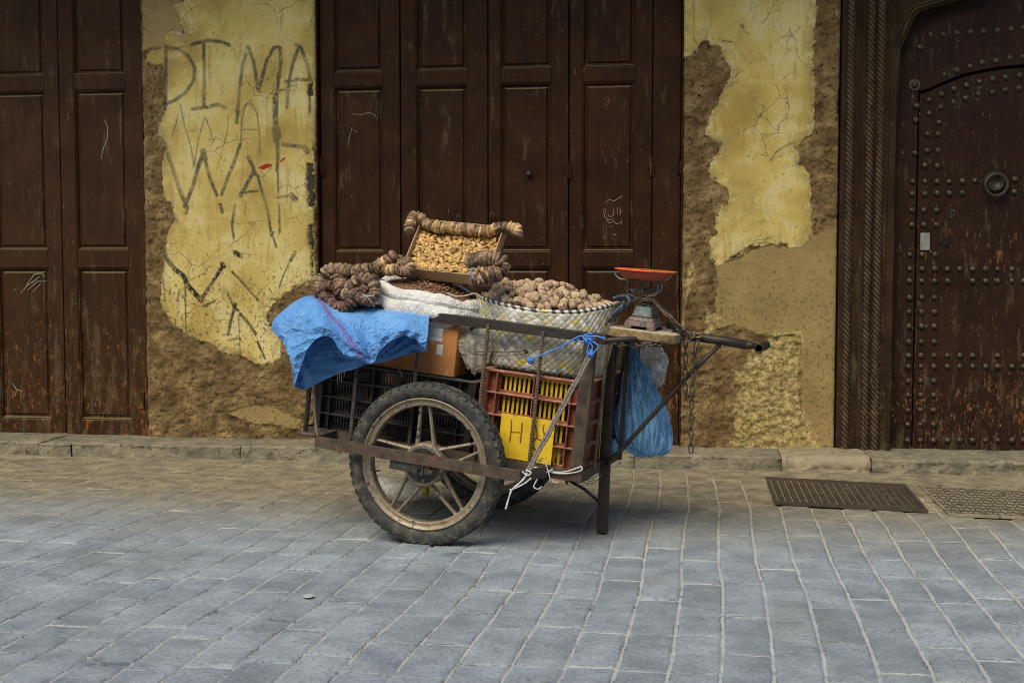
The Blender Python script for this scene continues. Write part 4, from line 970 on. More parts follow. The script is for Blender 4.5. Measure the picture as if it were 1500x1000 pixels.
for yy in (yS-.045, yS+.045):
    m = MB(); q = lambda a, b: sp(a, b, yy) 
    m.tube([q(936,437), q(932,436), q(921,431), q(919,428), q(919,412), q(940,411), q(964,412), q(964,428), q(960,433), q(950,434), q(942,438), q(938,438)], .0036, 8)
    m.tube([q(935,437), q(927,427), q(923,423)], .0034, 8); m.tube([q(942,438), q(952,432), q(968,427), q(970,420), q(968,412)], .0034, 8)
    scale_.part(m, 'yoke', M_SC, smooth=True)
m = MB(); 
for dy in (-.02, .03): m.bar(sp(922,424,yS+dy), sp(963,423,yS+dy), .009, .006, (0,0,1))
m.tube([sp(942,411), sp(941,430)], .006, 10); m.box(tuple(sp(938,419)-V((.006,.008,.006))), tuple(sp(947,428)+V((.002,.06,.016)))); scale_.part(m, 'beam', M_SC, bevel=.0015)
m = MB()
for dy in (-.05, .05): 
    q = lambda a, b: sp(a, b, yS + dy*.8)
    m.tube(smoothpath([q(901,400), q(903,404), q(908,408), q(915,409), q(940,410), q(972,410), q(979,408), q(982,402)], 3), .0036, 8)
m.tube([sp(915,409,yS-.04), sp(915,409,yS+.04)], .003, 6); m.tube([sp(970,410,yS-.04), sp(970,410,yS+.04)], .003, 6)
m.box(tuple(sp(936,412,yS-.052)), tuple(sp(942,401,yS-.045)+V((0,.09,0)))); scale_.part(m, 'pan_carrier', M_WIRE, smooth=False)
m = MB(); m.box(tuple(sp(943,410,yS-.056)), tuple(sp(950,398,yS-.052))); scale_.part(m, 'pointer', mottled('pale_blue_metal', (.30,.42,.50), (.38,.50,.58), 20, .5), bevel=.001)
pc = L(946, 401, yS); R0 = .5 * (L(993, 401, yS).x - L(903, 397, yS).x)
Mp = T(V((pc.x, yS, L(947,410,yS).z))) @ Matrix.Rotation(rad(-2.0), 4, 'Y') @ Matrix.Rotation(rad(.3), 4, 'X')
m = MB(); m.lathe([(.001, 0), (R0*.62, .0), (R0*.72, .004), (R0*.93, .032), (R0*.925, .0335), (R0*.70, .007), (R0*.6, .003), (.001, .003)], 48, Mp, close=False); pan = scale_.part(m, 'pan', M_RED, smooth=True)
m = MB(); m.lathe([(R0*.925, .0315), (R0*1.0, .0325), (R0*1.004, .0355), (R0*.995, .0375), (R0*.92, .0345)], 48, Mp, close=False); scale_.part(m, 'pan_rim', M_ORG, parent=pan, smooth=True)
# weight
wp = L(985, 468, .50)
M_WT = mottled('black_cast_weight', (.02,.022,.024), (.05,.052,.055), 40, .5, .3, 90, .002, .5)
m = MB(); m.lathe([(.019,0),(.021,.003),(.021,.020),(.019,.023),(.001,.023)], 20, T((wp.x, .50, zb_+.0005))); m.tube([(wp.x + .012*math.cos(a) - .004, .50, zb_+.030 + .011*math.sin(a)) for a in np.linspace(0, 6.28, 15)[:-1]], .0022, 6, closed=True)
single(m, 'scale_weight', M_WT, (wp.x, .5, zb_), 'small black iron scale weight with a wire ring, at the back right of the plank', 'weight')

# ------------------------------------------------------------------ plastic crates
def crate(name, x0, x1, y0, y1, z0, z1, mat, label, cols, rows, slats, group, skip=False):
    t = Th(name, ((x0+x1)/2, (y0+y1)/2, z0), label, 'crate', group); d = .030; zr = [z0 + (z1-z0) * k / rows for k in range(rows+1)]
    def side(P, nrm, length, cols, edge=.062, front=False):
        """P(u, w, z): u along 0..length, w outward 0..d"""
        m = MB()
        def bb(u0, u1, w0, w1, a, b):
            vs = [P(u, w, z) for z in (a, b) for u, w in ((u0, w0), (u1, w0), (u1, w1), (u0, w1))]
            m.add(vs, [(0,3,2,1),(4,5,6,7),(0,1,5,4),(1,2,6,5),(2,3,7,6),(3,0,4,7)])
        us = [0, edge] + [edge + (length-2*edge) * k / cols for k in range(1, cols)] + [length-edge, length]
        for u in us: bb(max(u-.0022, 0), min(u+.0022, length), .0, d, z0+.004, z1-.006)
        for i, z in enumerate(zr): 
            hh = .0045 if i in (0, rows) else .0022
            bb(-.001, length+.001, -.001, d+.002, max(z-hh, z0), min(z+hh, z1))
        bb(0, edge, 0, .003, z0, z1-.002); bb(length-edge, length, 0, .003, z0, z1-.002)
        pitch = .0125
        for j in range(cols):
            a = us[j+1]; b = us[j+2]; n = int((b-a) / pitch)
            for k in (range(n) if not (skip and front) else (0, n-1)):
                u = a + (k+.5) * (b-a) / n; bb(u-.0028, u+.0028, 0, .004, z0+.004, z1-.004)
        for i in range(rows):
            bb(edge, length-edge, .0005, .0035, zr[i], zr[i]+.012); bb(edge, length-edge, .0005, .0035, zr[i+1]-.010, zr[i+1])
        return m
    L1 = x1 - x0; L2 = y1 - y0
    t.part(side(lambda u, w, z: (x0+u, y0+d-w, z), None, L1, cols, front=True), 'side_panel', mat, bevel=.0008, seg=1)
    t.part(side(lambda u, w, z: (x0+u, y1-d+w, z), None, L1, cols), 'side_panel', mat)
    t.part(side(lambda u, w, z: (x0+d-w, y0+u+.0, z), None, L2, max(2, cols-1)), 'side_panel', mat)
    t.part(side(lambda u, w, z: (x1-d+w, y0+u, z), None, L2, max(2, cols-1)), 'side_panel', mat, bevel=.0008, seg=1)
    m = MB(); m.box((x0+d, y0+d, z0+.002), (x1-d, y1-d, z0+.006)); t.part(m, 'base', mat)
    m = MB(); o = .003
    m.box((x0-o, y0-o, z1-.004), (x1+o, y0+d+.002, z1+.003)); m.box((x0-o, y1-d-.002, z1-.004), (x1+o, y1+o, z1+.003)); m.box((x0-o, y0+d+.003, z1-.004), (x0+d, y1-d-.003, z1+.003)); m.box((x1-d, y0+d+.003, z1-.004), (x1+o, y1-d-.003, z1+.003))
    t.part(m, 'rim', mat, bevel=.001)
    return t
M_CBLK = mottled('black_plastic', (.010, .010, .011), (.022, .022, .023), 18, .38, .2, 90, .001, spec=.6, dust=(.13, .125, .11), speck=(.06,.055,.045), speck_scale=30, speck_t=.66)
M_CBRN = mottled('rust_brown_plastic', (.19, .050, .024), (.27, .082, .042), 14, .5, .2, 90, .001, spec=.5, speck=(.34, .19, .12), speck_scale=24, speck_t=.60, dust=(.42, .27, .19))
M_YEL = mottled('yellow_plastic', (.55, .37, .012), (.72, .50, .02), 12, .5, .3, 60, .001, speck=(.28, .18, .03), speck_scale=26, speck_t=.58)
zf_ = ZB + .0085
crate('plastic_crate', -.525, .125, .105, .60, zf_, .305, M_CBLK, 'black plastic vegetable crate behind the near wheel, in the left half of the cart', 3, 4, 7, None)
bc = crate('plastic_crate', .140, .548, .105, .64, zf_, .362, M_CBRN, 'rust-brown slatted plastic crate under the woven basket, at the right of the cart', 2, 4, 9, None, True)
# yellow sheet inside brown crate & yellow plate with marks
m = MB()
for j in range(2):
    for k in range(1, 7):
        u = .140 + .062 + .1415*j + (k+.5)*.1415/8; m.box((u-.0042, .137, .048), (u+.0042, .142, .35))
m.box((.19, .1375, .345), (.50, .140, .352)); m.box((.19, .1375, .045), (.50, .140, .05))
single(m, 'slatted_panel', M_YEL, (.3, .125, .10), 'yellow slatted panel seen through the openings of the rust-brown crate', 'panel')
pa_ = L(735, 603, .10); pb_ = L(813, 672, .10)
yp0, yp1 = pa_.x, L(811, 640, .10).x; zp0, zp1 = zf_ + .012, zf_ + .012 + .162
plate = Th('marked_plate', ((yp0+yp1)/2, .102, zp0), 'bright yellow plate with brown painted marks, on the front of the rust-brown crate', 'plate')
m = MB(); m.box((yp0, .1005, zp0), (yp1, .1035, zp1)); plate.part(m, 'board', M_YEL, bevel=.001)
M_INK = mottled('brown_marker', (.16, .045, .015), (.22, .07, .02), 40, .7)
def gc(x, y): return 700 + x/5.88, 530 + y/5.88
marks = [[(292,508),(285,600),(272,692)], [(283,603),(376,607)], [(383,520),(376,607),(366,700)],
         [(483,530),(500,560),(512,610),(508,655)], [(508,655),(478,675),(468,705),(480,740),(510,755),(545,745),(562,712),(555,685),(530,668),(508,655)], [(570,540),(562,580),(572,620),(570,680)]]
m = MB()
for ln in marks:
    pts = smoothpath([L(*gc(*p), .1005) for p in ln], 4) if len(ln) > 2 else [L(*gc(*p), .1005) for p in ln]
    m.ribbon([(p.x, p.z) for p in pts], .0055, yv=.0997)
plate.part(m, 'painted_mark', M_INK)

# ------------------------------------------------------------------ cardboard box with labels
def carton(name, c, dark=False): return mottled(name, tuple(x*.85 for x in c), tuple(x*1.1 for x in c), 9, .85, .2, 60, .002, stretch=(1,1,3))
M_CARTON = mottled('printed_orange_carton', (.33, .115, .028), (.46, .19, .055), 9, .7, .3, 60, .002, speck=(.55,.36,.20), speck_scale=16, speck_t=.58)
M_CARD = mottled('brown_cardboard', (.30, .195, .10), (.37, .25, .135), 6, .85, .2, 60, .002)
M_PAPER = mottled('white_label_paper', (.50,.50,.47), (.60,.60,.57), 12, .7)
kx1 = L(670, 500, .12).x; kz0 = .312; kz1 = .505
box_ = Th('cardboard_box', (kx1-.2, .25, kz0), 'orange printed cardboard box with two white labels, on the black crate', 'box')
m = MB(); m.box((kx1-.38, .12, kz0), (kx1, .40, kz1)); b_ = box_.part(m, 'carton', M_CARTON, bevel=.003)
def rectpx(px0, py0, px1, py1, y, mat, th, name='label', par=None):
    a = L(px0, py1, y); b = L(px1, py0, y); m = MB(); m.box((a.x, y, a.z), (b.x, y+.001, b.z)); return th.part(m, name, mat, par)
rectpx(628, 478, 650, 498, .1185, M_PAPER, box_); rectpx(638.5, 505, 649, 519, .1185, M_PAPER, box_)
m = MB()
for i in range(3):
    for k in range(7):
        p = L(630 + k*2.9 - i, 485 + i*3.4 + k*.35, .1185); w_ = random.uniform(.003, .006); m.box((p.x, .1178, p.z), (p.x+w_, .1184, p.z + (.0022 if i < 2 else .004)))
box_.part(m, 'print', mottled('label_ink', (.04,.05,.08), (.07,.08,.11), 20, .8))
# ------------------------------------------------------------------ film material, clear bags
def film(name, col, dens=.35, rough=.25, trans=(1, 1, 1), stretch=None):
    t = NT(name); n = t.noise(26, 6, .65, dist=1.0, stretch=stretch); nb = t.bump(n, .8, .012); nb = t.bump(t.noise(70, 4, .6, dist=1, stretch=stretch), .5, .004, nb)
    t.fin(t.mix(t.step(n, .42, .62), tuple(c*.96 for c in col), tuple(min(1, c*1.08) for c in col)), rough, nb, spec=.8)
    tr = t.n.new('ShaderNodeBsdfTransparent'); tr.inputs[0].default_value = (*trans, 1)
    mx = t.n.new('ShaderNodeMixShader'); f = t.math('ADD', t.math('MULTIPLY', t.step(n, .4, .65), .5), dens, clamp=True)
    t.l.new(f, mx.inputs[0]); t.l.new(tr.outputs[0], mx.inputs[1]); t.l.new(t.b.outputs[0], mx.inputs[2]); t.l.new(mx.outputs[0], t.out.inputs[0]); return t.m
M_FILM = film('clear_film', (.78, .77, .73), .25, .15)
M_BBAG = film('blue_film', (.20, .46, .74), .42, .16, (.45, .70, .95), stretch=(2.6, 2.6, .3))
def crumple(name, prof, th=None, n=64, m_=40, amp=.006, k=9, seed=1, mat=None, yc=.4, ys=.7, twist=0, pleat=.10):
    """bag from rows (px, py, halfwidth px) at depth yc"""
    P = []
    rows = [V((a, b, c)) for a, b, c in prof]; rows = smoothpath(rows, m_ // (len(rows)-1))
    for i, (px, py, hw) in enumerate(rows):
        c = L(px, py, yc); r = abs(L(px+max(hw, .3), py, yc).x - c.x); row = []
        for j in range(n):
            a = 2*math.pi*j/n; t = i/len(rows)
            pl = 1 + pleat * math.sin(k*a + 3*mnoise.noise(V((a*.6, t*3, seed)))*2 + twist*t) * (1 - .6*t) + .16 * mnoise.noise(V((math.cos(a)*2.2, math.sin(a)*2.2 + seed, t*5)))
            row.append(V((c.x + r*pl*math.cos(a), yc + r*pl*ys*math.sin(a), c.z + amp*mnoise.noise(V((a*2, t*9, seed+5)))*2)))
        row.append(row[0].copy()); P.append(row)
    mb = MB(); mb.grid(P); return mb
single(crumple('b', [(925,504,2),(927,512,5),(930,530,11),(934,555,21),(938,585,30),(941,615,37),(943,640,40),(944,653,36),(946,663,22),(948,667,4)], amp=.009, k=17, seed=2, yc=.50, ys=.70, n=120, m_=70, pleat=.15), 'plastic_bag', M_BBAG, L(925,504,.50),
       'bulging translucent blue plastic bag hanging beneath the plank seat', 'bag', smooth=True)
single(crumple('b', [(948,499,4),(955,508,13),(957,520,19),(957,535,21),(960,548,16),(963,558,9),(964,566,3)], amp=.006, k=7, seed=8, yc=.60, ys=.8, twist=4), 'plastic_bag', M_FILM, L(950,499,.50),
       'crumpled clear plastic bag hanging behind the blue bag', 'bag', smooth=True)
m = crumple('b', [(692,483,14),(690,492,25),(690,505,27),(693,520,22),(695,533,14),(696,542,6),(696,545,1)], amp=.012, k=5, seed=13, yc=.17, ys=.55, twist=5, pleat=.16)
single(m, 'plastic_bag', film('milky_film', (.50,.46,.38), .45, .3), L(690,500,.17), 'crumpled milky clear plastic bag stuffed between the orange box and the woven basket', 'bag', smooth=True)
m = crumple('b', [(890,640,3),(895,645,7),(898,655,8),(896,664,5),(893,668,1)], k=5, seed=5, yc=.46, ys=.8)
single(m, 'plastic_scrap', M_BBAG, L(892,650,.46), 'small scrap of blue plastic tucked behind the cart leg', 'scrap', smooth=True)
# blue stuff continues in the next part
# ------------------------------------------------------------------ white sack with brown pieces
def hit(pts, w): return pts
M_SACK = None
def cloth(name, c1, c2, weave=420, rough=.75, transl=.0, wr=.8, stripe=None, dirt=None, wscale=22):
    t = NT(name); n = t.noise(6, 6, .6); col = t.ramp(n, [(.35, c1), (.65, c2)])
    if dirt: col = t.mix(t.math('MULTIPLY', t.step(t.noise(9, 7, .7), .52, .72), .6), col, dirt)
    col = t.mix(t.math('MULTIPLY', t.step(t.noise(weave*.45, 2, .5, stretch=(1, 1, .35)), .4, .75), .28), col, tuple(min(1, x*1.5) for x in c2))
    if stripe:
        s = t.attr('stripe'); f = t.math('MULTIPLY', t.step(s, .25, .6), t.step(t.noise(140, 3, .7, stretch=(.4, 1, 1)), .30, .55)); col = t.mix(t.math('MULTIPLY', f, .85), col, stripe)
    w1 = t.noise(wscale, 6, .6, dist=1.8); nb = t.bump(w1, wr, .014); nb = t.bump(t.noise(weave, 2), .35, .0015, nb)
    t.fin(col, rough, nb, spec=.35)
    if transl:
        tl = t.n.new('ShaderNodeBsdfTranslucent'); t.l.new(col, tl.inputs[0]); mx = t.n.new('ShaderNodeMixShader'); mx.inputs[0].default_value = transl
        t.l.new(t.b.outputs[0], mx.inputs[1]); t.l.new(tl.outputs[0], mx.inputs[2]); t.l.new(mx.outputs[0], t.out.inputs[0])
    return t.m
M_SACK = cloth('white_woven_sack', (.56, .545, .50), (.72, .71, .68), dirt=(.40, .34, .25), wscale=30, wr=1.0)
M_TARP = cloth('blue_woven_sacking', (.10, .32, .76), (.20, .46, .88), rough=.6, transl=.15, stripe=(.26, .14, .45), wscale=38, wr=1.0)
sxl = L(549, 430, .25).x; sxr = L(709, 445, .25).x
sc_ = V(((sxl+sxr)/2, .29, .52))
sack = Th('sack', (sc_.x, .29, .515), 'bulging white woven sack with rolled-down rim, filled with brown dried pieces', 'sack')
hw = (sxr - sxl)/2
def sack_body():
    P = []
    prof = [(0.0, -.014), (.60, -.014), (.92, -.008), (1.03, .014), (1.04, .036), (.98, .056), (.90, .066), (.87, .072)]
    prof = [(p.x, p.z) for p in smoothpath([(a, 0, b) for a, b in prof], 4)]
    n = 120
    for r, z in prof:
        row = []
        for j in range(n):
            a = 2*math.pi*j/n; c, s = math.cos(a), math.sin(a)
            rx = hw * (abs(c) ** .75) * (1 if c > 0 else -1) * r; ry = .205 * (abs(s) ** .8) * (1 if s > 0 else -1) * r
            w = mnoise.noise(V((c*2.2, s*2.2, z*26))) * .010 + mnoise.noise(V((c*5, s*5, z*60+7))) * .006 + abs(mnoise.noise(V((c*4+z*30, s*4, 3)))) * -.008
            k = 1 + w / .2
            sag = -.020 * max(0, -s) * max(0, 1 - z/.06) * max(0, c+.6)
            row.append(V((sc_.x + rx*k, .29 + ry*k, .520 + z + sag + (-.018 * c if z > .02 else 0) * (z/.09) - c * .004)))
        row.append(row[0].copy()); P.append(row)
    m = MB(); m.grid(P); return m
sack.part(sack_body(), 'sack_body', M_SACK, smooth=True)
def rim_roll():
    m = MB(); n = 140; P = []
    for j in range(n + 1):
        a = 2*math.pi*(j % n)/n; c, s = math.cos(a), math.sin(a); row = []
        cx_ = sc_.x + hw * .90 * (abs(c) ** .8) * (1 if c > 0 else -1); cy_ = .29 + .178 * (abs(s) ** .85) * (1 if s > 0 else -1)
        rr = .0240 + .005 * mnoise.noise(V((c*2.5, s*2.5, 1))) + .003 * mnoise.noise(V((c*9, s*9, 4)))
        cz = .592 - .022 * c + .008 * mnoise.noise(V((c*3, s*3, 9))) - (.004 if s < 0 else -.012) * abs(s)
        for k in range(15):
            b = 2*math.pi*(k % 14)/14; q = rr * (1 + .22 * mnoise.noise(V((c*3 + b*.4, s*3, math.cos(b)*1.2 + math.sin(b)))) + .10 * math.sin(b*2 + a*6))
            row.append(V((cx_ + c * q * math.cos(b), cy_ + s * q * math.cos(b), cz + q * 1.15 * math.sin(b))))
        P.append(row)
    m.grid([list(r) for r in P]); return m
sack.part(rim_roll(), 'rolled_rim', M_SACK, smooth=True)
m = MB(); cp = [L(655,429,.085), L(668,434,.078), L(682,433,.078), L(696,430,.085), L(706,437,.09)]; m.tube(smoothpath(cp, 5), .003, 6, rfun=lambda t: 1+.3*math.sin(t*50)); sack.part(m, 'tie_string', mottled('dirty_string', (.30,.26,.18), (.45,.4,.3), 50, .9), smooth=True)
# filling
M_FILL = mottled('brown_dried_mass', (.10, .045, .022), (.19, .095, .05), 90, .85, 1, 120, .006)
m = MB(); P = []
for i in range(9):
    r = i / 8; row = []
    for j in range(49):
        a = 2*math.pi*(j % 48)/48; row.append(V((sc_.x + hw*.86*r*math.cos(a), .29 + .165*r*math.sin(a), .652 - .050*r*r - .024*math.cos(a)*r + .004*mnoise.noise(V((r*9*math.cos(a), r*9*math.sin(a), 0))))))
    P.append(row)
m.grid(P); tag(single(m, 'dried_pieces', M_FILL, (sc_.x, .29, .6), 'bed of brown dried pieces filling the white sack', 'dried pieces', smooth=True), kind='stuff')
M_PIECE = mottled('brown_dried_piece', (.16, .078, .044), (.32, .175, .105), 60, .8, .5, 140, .002, perobj=.7)
def blob(name, sx_, sy_, sz_, amp, fr, seed, mat, sub=2, ridge=0):
    bm = bmesh.new(); bmesh.ops.create_icosphere(bm, subdivisions=sub, radius=1)
    for v in bm.verts:
        n = mnoise.noise(v.co*fr + V((seed*3.1, 0, 0))); k = 1 + amp*n
        if ridge: k *= 1 + ridge * math.exp(-(v.co.y/.14)**2) * (1 if v.co.z > -.9 else 0)
        v.co = V((v.co.x*sx_*k, v.co.y*sy_*k, v.co.z*sz_*k))
    me = bpy.data.meshes.new(name); bm.to_mesh(me); bm.free(); me.materials.append(mat)
    me.polygons.foreach_set('use_smooth', [True]*len(me.polygons)); return me
pm = [blob('piece', .012, .0042, .0035, .5, 1.6, k, M_PIECE, 2) for k in range(4)]
def scatter(name, meshes, pts, label, cat, group, tilt=.6, s0=.85, s1=1.15, flat_=None):
    for p, nrm in pts:
        o = bpy.data.objects.new(name, random.choice(meshes)); COL.objects.link(o)
        R = Euler((random.gauss(0, tilt), random.gauss(0, tilt), 0)).to_matrix().to_4x4()
        q = V((0, 0, 1)).rotation_difference(V(nrm)).to_matrix().to_4x4()
        o.matrix_world = MC @ T(V(p)) @ q @ R @ Matrix.Rotation(random.random()*6.28, 4, 'Z') @ Matrix.Scale(random.uniform(s0, s1), 4)
        tag(o, label, cat, group)
def darts(n, sampler, dmin, tries=60):
    out = []
    for _ in range(n * tries):
        p = sampler()
        if p is None: continue
        if all((p[0] - q[0]).length > dmin for q in out): out.append(p)
        if len(out) >= n: break
    return out
def s_sack():
    x = random.uniform(-1, 1); y = random.uniform(-1, .9)
    if x*x + y*y > 1: return None
    r2 = x*x+y*y
    return (V((sc_.x + hw*.74*x + .012, .29 + .150*y, .655 - .050*r2 - .024*x + random.uniform(0, .004))), V((0, -.15, 1)))
scatter('dried_piece', pm, darts(210, s_sack, .0135), 'one of the small brown dried pieces heaped in the white sack', 'dried piece', 'brown dried pieces in the white sack', .35)

# ------------------------------------------------------------------ tilted cardboard tray of walnut kernels
A = L(588, 392, .20); B = L(722, 406, .20); C = L(611, 321, .40)
ux = (B - A).normalized(); W_ = (B - A).length; vv = C - A; uv = vv - ux * vv.dot(ux); H_ = uv.length; uv.normalize(); un = ux.cross(uv)
if un.z < 0: un = -un
ux_l = 0.012
MT = Matrix(((ux.x, uv.x, un.x, A.x), (ux.y, uv.y, un.y, A.y), (ux.z, uv.z, un.z, A.z), (0, 0, 0, 1)))   # tray frame
Wt = .350; Ht = H_ ; skew = (L(611,321,.40) - (A + uv*H_)).dot(ux)
MT = MT @ Matrix(((1, skew/H_*.5, 0, 0), (0, 1, 0, 0), (0, 0, 1, 0), (0, 0, 0, 1)))
tray = Th('cardboard_tray', tuple(A), 'tilted open brown cardboard tray of shelled walnuts, propped at the top of the load', 'cardboard tray')
dp = .052; m = MB(); th = .005
m.box((0, 0, -dp), (Wt, Ht, -dp+th), MT)
m.box((0, 0, -dp+th), (Wt, th, 0), MT); m.box((0, Ht-th, -dp+th), (Wt, Ht, .004), MT)
m.box((0, th, -dp+th), (th, Ht-th, .002), MT); m.box((Wt-th, th, -dp+th), (Wt, Ht-th, .003), MT)
tray.part(m, 'tray', M_CARD, bevel=.001)
m = MB(); m.box((Wt+.001, .02, -dp-.03), (Wt+.004, Ht*.62, -.018), MT); m.box((Wt+.0045, .05, -dp-.006), (Wt+.007, Ht*.55, -.050), MT); tray.part(m, 'flap', M_CARD)
m = MB(); m.box((Wt+.0046, .03, -.050), (Wt+.0056, Ht*.8, -.044), MT); tray.part(m, 'tape_line', M_WT)
# wedge carrying it
m = MB(); w0 = MT @ V((.03, .05, -dp-.004)); m.box((w0.x, .30, .506), (w0.x+.27, .46, .60)); single(m, 'cardboard_box', M_CARD, (w0.x+.13, .38, .506), 'plain brown cardboard box propping up the tray from beneath', 'box', bevel=.003)
M_KB = mottled('walnut_kernel_bed', (.30, .17, .06), (.52, .33, .13), 80, .8, 1, 100, .008)
M_KER = mottled('walnut_kernel', (.40, .235, .07), (.74, .50, .20), 90, .62, .8, 220, .003, perobj=.55, speck=(.24,.12,.04), speck_scale=120, speck_t=.58)
kd = lambda u, v: -.022 + .012*mnoise.noise(V((u*9, v*9, 2))) - .014 * (v/Ht) + .018 * max(0, 1 - v/.05)
m = MB(); P = [[MT @ V((u, v, kd(u, v) - .004)) for u in np.linspace(th, Wt-th, 40)] for v in np.linspace(th, Ht-th, 30)]
m.grid(P); tag(single(m, 'walnut_kernels', M_KB, tuple(A), 'bed of shelled walnut kernels filling the cardboard tray', 'walnut kernels', smooth=True), kind='stuff')
def kernel(seed):
    bm = bmesh.new(); bmesh.ops.create_icosphere(bm, subdivisions=3, radius=1)
    for v in bm.verts:
        c = v.co.copy(); g = abs(mnoise.noise(c*2.4 + V((seed*5, 0, 0)))) ; k = .70 + .9*g
        k *= 1 - .35*math.exp(-(c.y/.18)**2)
        curve = .35 * c.x*c.x
        v.co = V((c.x*.0150*k, c.y*.0078*k, (c.z*.0058*k - .004*curve)))
    me = bpy.data.meshes.new('kernel'); bm.to_mesh(me); bm.free(); me.materials.append(M_KER); me.polygons.foreach_set('use_smooth', [True]*len(me.polygons)); return me
km = [kernel(k) for k in range(6)]
nT = (MT.to_3x3() @ V((0, 0, 1))).normalized()
def s_tray():
    u = random.uniform(.012, Wt-.012); v = random.uniform(.01, Ht-.012); return (MT @ V((u, v, kd(u, v) + random.uniform(0, .004))), nT)
scatter('walnut_kernel', km, darts(298, s_tray, .0128, 120), 'one of the golden shelled walnut kernels heaped in the cardboard tray', 'walnut kernel', 'shelled walnut kernels in the cardboard tray', .8, .95, 1.35)

# ------------------------------------------------------------------ dried fig strings
M_FIG = mottled('dried_fig_skin', (.085, .050, .030), (.27, .175, .095), 40, .7, .6, 90, .004, perobj=1.3, speck=(.36,.27,.15), speck_scale=50, speck_t=.58)
M_FIGL = mottled('pale_dried_fig', (.22, .13, .055), (.50, .34, .15), 40, .7, .6, 90, .004, perobj=1.1, speck=(.12,.07,.04), speck_scale=50, speck_t=.62)
M_FIGD = mottled('dark_dried_fig', (.045, .022, .015), (.15, .075, .046), 40, .6, .6, 90, .004, perobj=1.3, speck=(.25,.17,.10), speck_scale=50, speck_t=.62)
def fig(mat, seed):
    bm = bmesh.new(); bmesh.ops.create_icosphere(bm, subdivisions=3, radius=1)
    for v in bm.verts:
        c = v.co.copy(); r = math.hypot(c.x, c.y); n = mnoise.noise(c*1.9 + V((seed*4, 0, 0)))
        a = math.atan2(c.y, c.x); k = 1 + .16*n + .05*math.sin(a*7 + seed)
        z = c.z * (1 - .45*math.exp(-(r/.35)**2))
        q = max(r, .02) ** -.38; v.co = V((c.x*.0262*k*q, c.y*.0250*k*q, z*.0106*(1 + .3*n)))
    me = bpy.data.meshes.new('fig'); bm.to_mesh(me); bm.free(); me.materials.append(mat); me.polygons.foreach_set('use_smooth', [True]*len(me.polygons)); return me
FM = {k: [fig(mt, i) for i in range(4)] for k, mt in (('m', M_FIG), ('l', M_FIGL), ('d', M_FIGD))}
def fig_string(pts, label, mats='m', s=1.0, step=.0128, group='strings of dried figs on the load'):
    P = smoothpath(pts, 12); ds = [0]
    for a, b in zip(P[:-1], P[1:]): ds.append(ds[-1] + (b-a).length)
    tot = ds[-1]; n = min(int(tot / (step*s)), 96); mid = P[len(P)//2]
    th_ = Th('fig_string', tuple(mid), label, 'fig string', group); i = 0
    m = MB(); m.tube(P[::3], .0022, 5); th_.part(m, 'cord', M_FIGD)
    for k in range(n):
        d = (k + .5) * tot / n
        while i < len(ds)-2 and ds[i+1] < d: i += 1
        f = (d - ds[i]) / max(1e-6, ds[i+1]-ds[i]); p = P[i].lerp(P[i+1], f); t = (P[min(i+2, len(P)-1)] - P[max(i-1, 0)]).normalized()
        o = bpy.data.objects.new('fig', random.choice(FM[random.choice(mats)])); COL.objects.link(o); o.parent = th_.e
        q = V((0, 0, 1)).rotation_difference(t).to_matrix().to_4x4()
        R = Euler((random.gauss(0, .11), random.gauss(0, .11), random.random()*6.28)).to_matrix().to_4x4()
        sc = s * 1.06 * random.uniform(.84, 1.12)
        o.matrix_basis = T(p - th_.org + V([random.gauss(0, .0014) for _ in range(3)])) @ q @ R @ Matrix.Diagonal((sc, sc*random.uniform(.93, 1), sc*random.uniform(.9, 1.1), 1))
    return th_
def lp(seq, y): return [L(a, b, (y[i] if isinstance(y, (list, tuple)) else y)) for i, (a, b) in enumerate(seq)]
fig_string(lp([(600,338),(601,326),(606,317),(613,317),(621,326),(634,331),(650,333),(668,334),(688,336),(704,339),(718,338),(730,334),(742,333),(752,333),(759,338),(757,346)], [.33,.35,.37,.38,.375,.37,.37,.37,.37,.37,.375,.38,.385,.38,.37,.36]),
           'long pale dried fig string lying along the top edge of the cardboard tray', 'llm', .88)
fig_string(lp([(542,400),(550,393),(560,386),(568,380),(578,373)], .19), 'short dark dried fig string climbing to the tray behind the heaped coils', 'mml', .85)
fig_string(lp([(590,376),(588,386),(597,384),(602,392),(594,397),(584,395),(573,396),(563,396)], [.185,.18,.175,.165,.16,.16,.17,.18]), 'small curled dried fig string at the lower left corner of the cardboard tray', 'mml', .8)
fig_string(lp([(470,424),(469,412),(476,401),(489,394),(504,396),(520,397),(536,395),(551,391)], [.14,.15,.16,.17,.16,.15,.14,.15]), 'grey-brown dried fig string forming the top arc of the coiled heap', 'mm', .95)
fig_string(lp([(493,403),(496,412),(504,420),(515,421),(523,412),(532,407),(540,414),(536,424),(527,428)], [.10,.095,.09,.085,.085,.085,.085,.085,.09]), 'looped dried fig string in the middle of the coiled heap', 'mmd', .95)
fig_string(lp([(470,428),(478,419),(490,420),(498,427),(503,436)], [.10,.10,.09,.085,.09]), 'short reddish dried fig string at the left of the coiled heap', 'd', .85)
fig_string(lp([(470,428),(476,437),(485,446),(497,451),(509,449),(517,441),(519,433)], [.08,.065,.055,.045,.045,.05,.06]), 'dark hanging fig string at the bottom left of the coiled heap, over blue sacking', 'd', .92)
fig_string(lp([(506,431),(513,429),(524,433),(535,440),(545,438),(549,428),(548,417),(544,408)], [.065,.055,.05,.045,.045,.055,.07,.09]), 'dark looped fig string at the bottom right of the coiled heap, beside white sack', 'dm', .92)
fig_string(lp([(685,384),(696,380),(708,379),(720,379),(731,381),(735,385)], [.13,.125,.12,.12,.125,.13]), 'thick short fig string at the tray lower right corner, topmost of its bundle', 'm', 1.05)
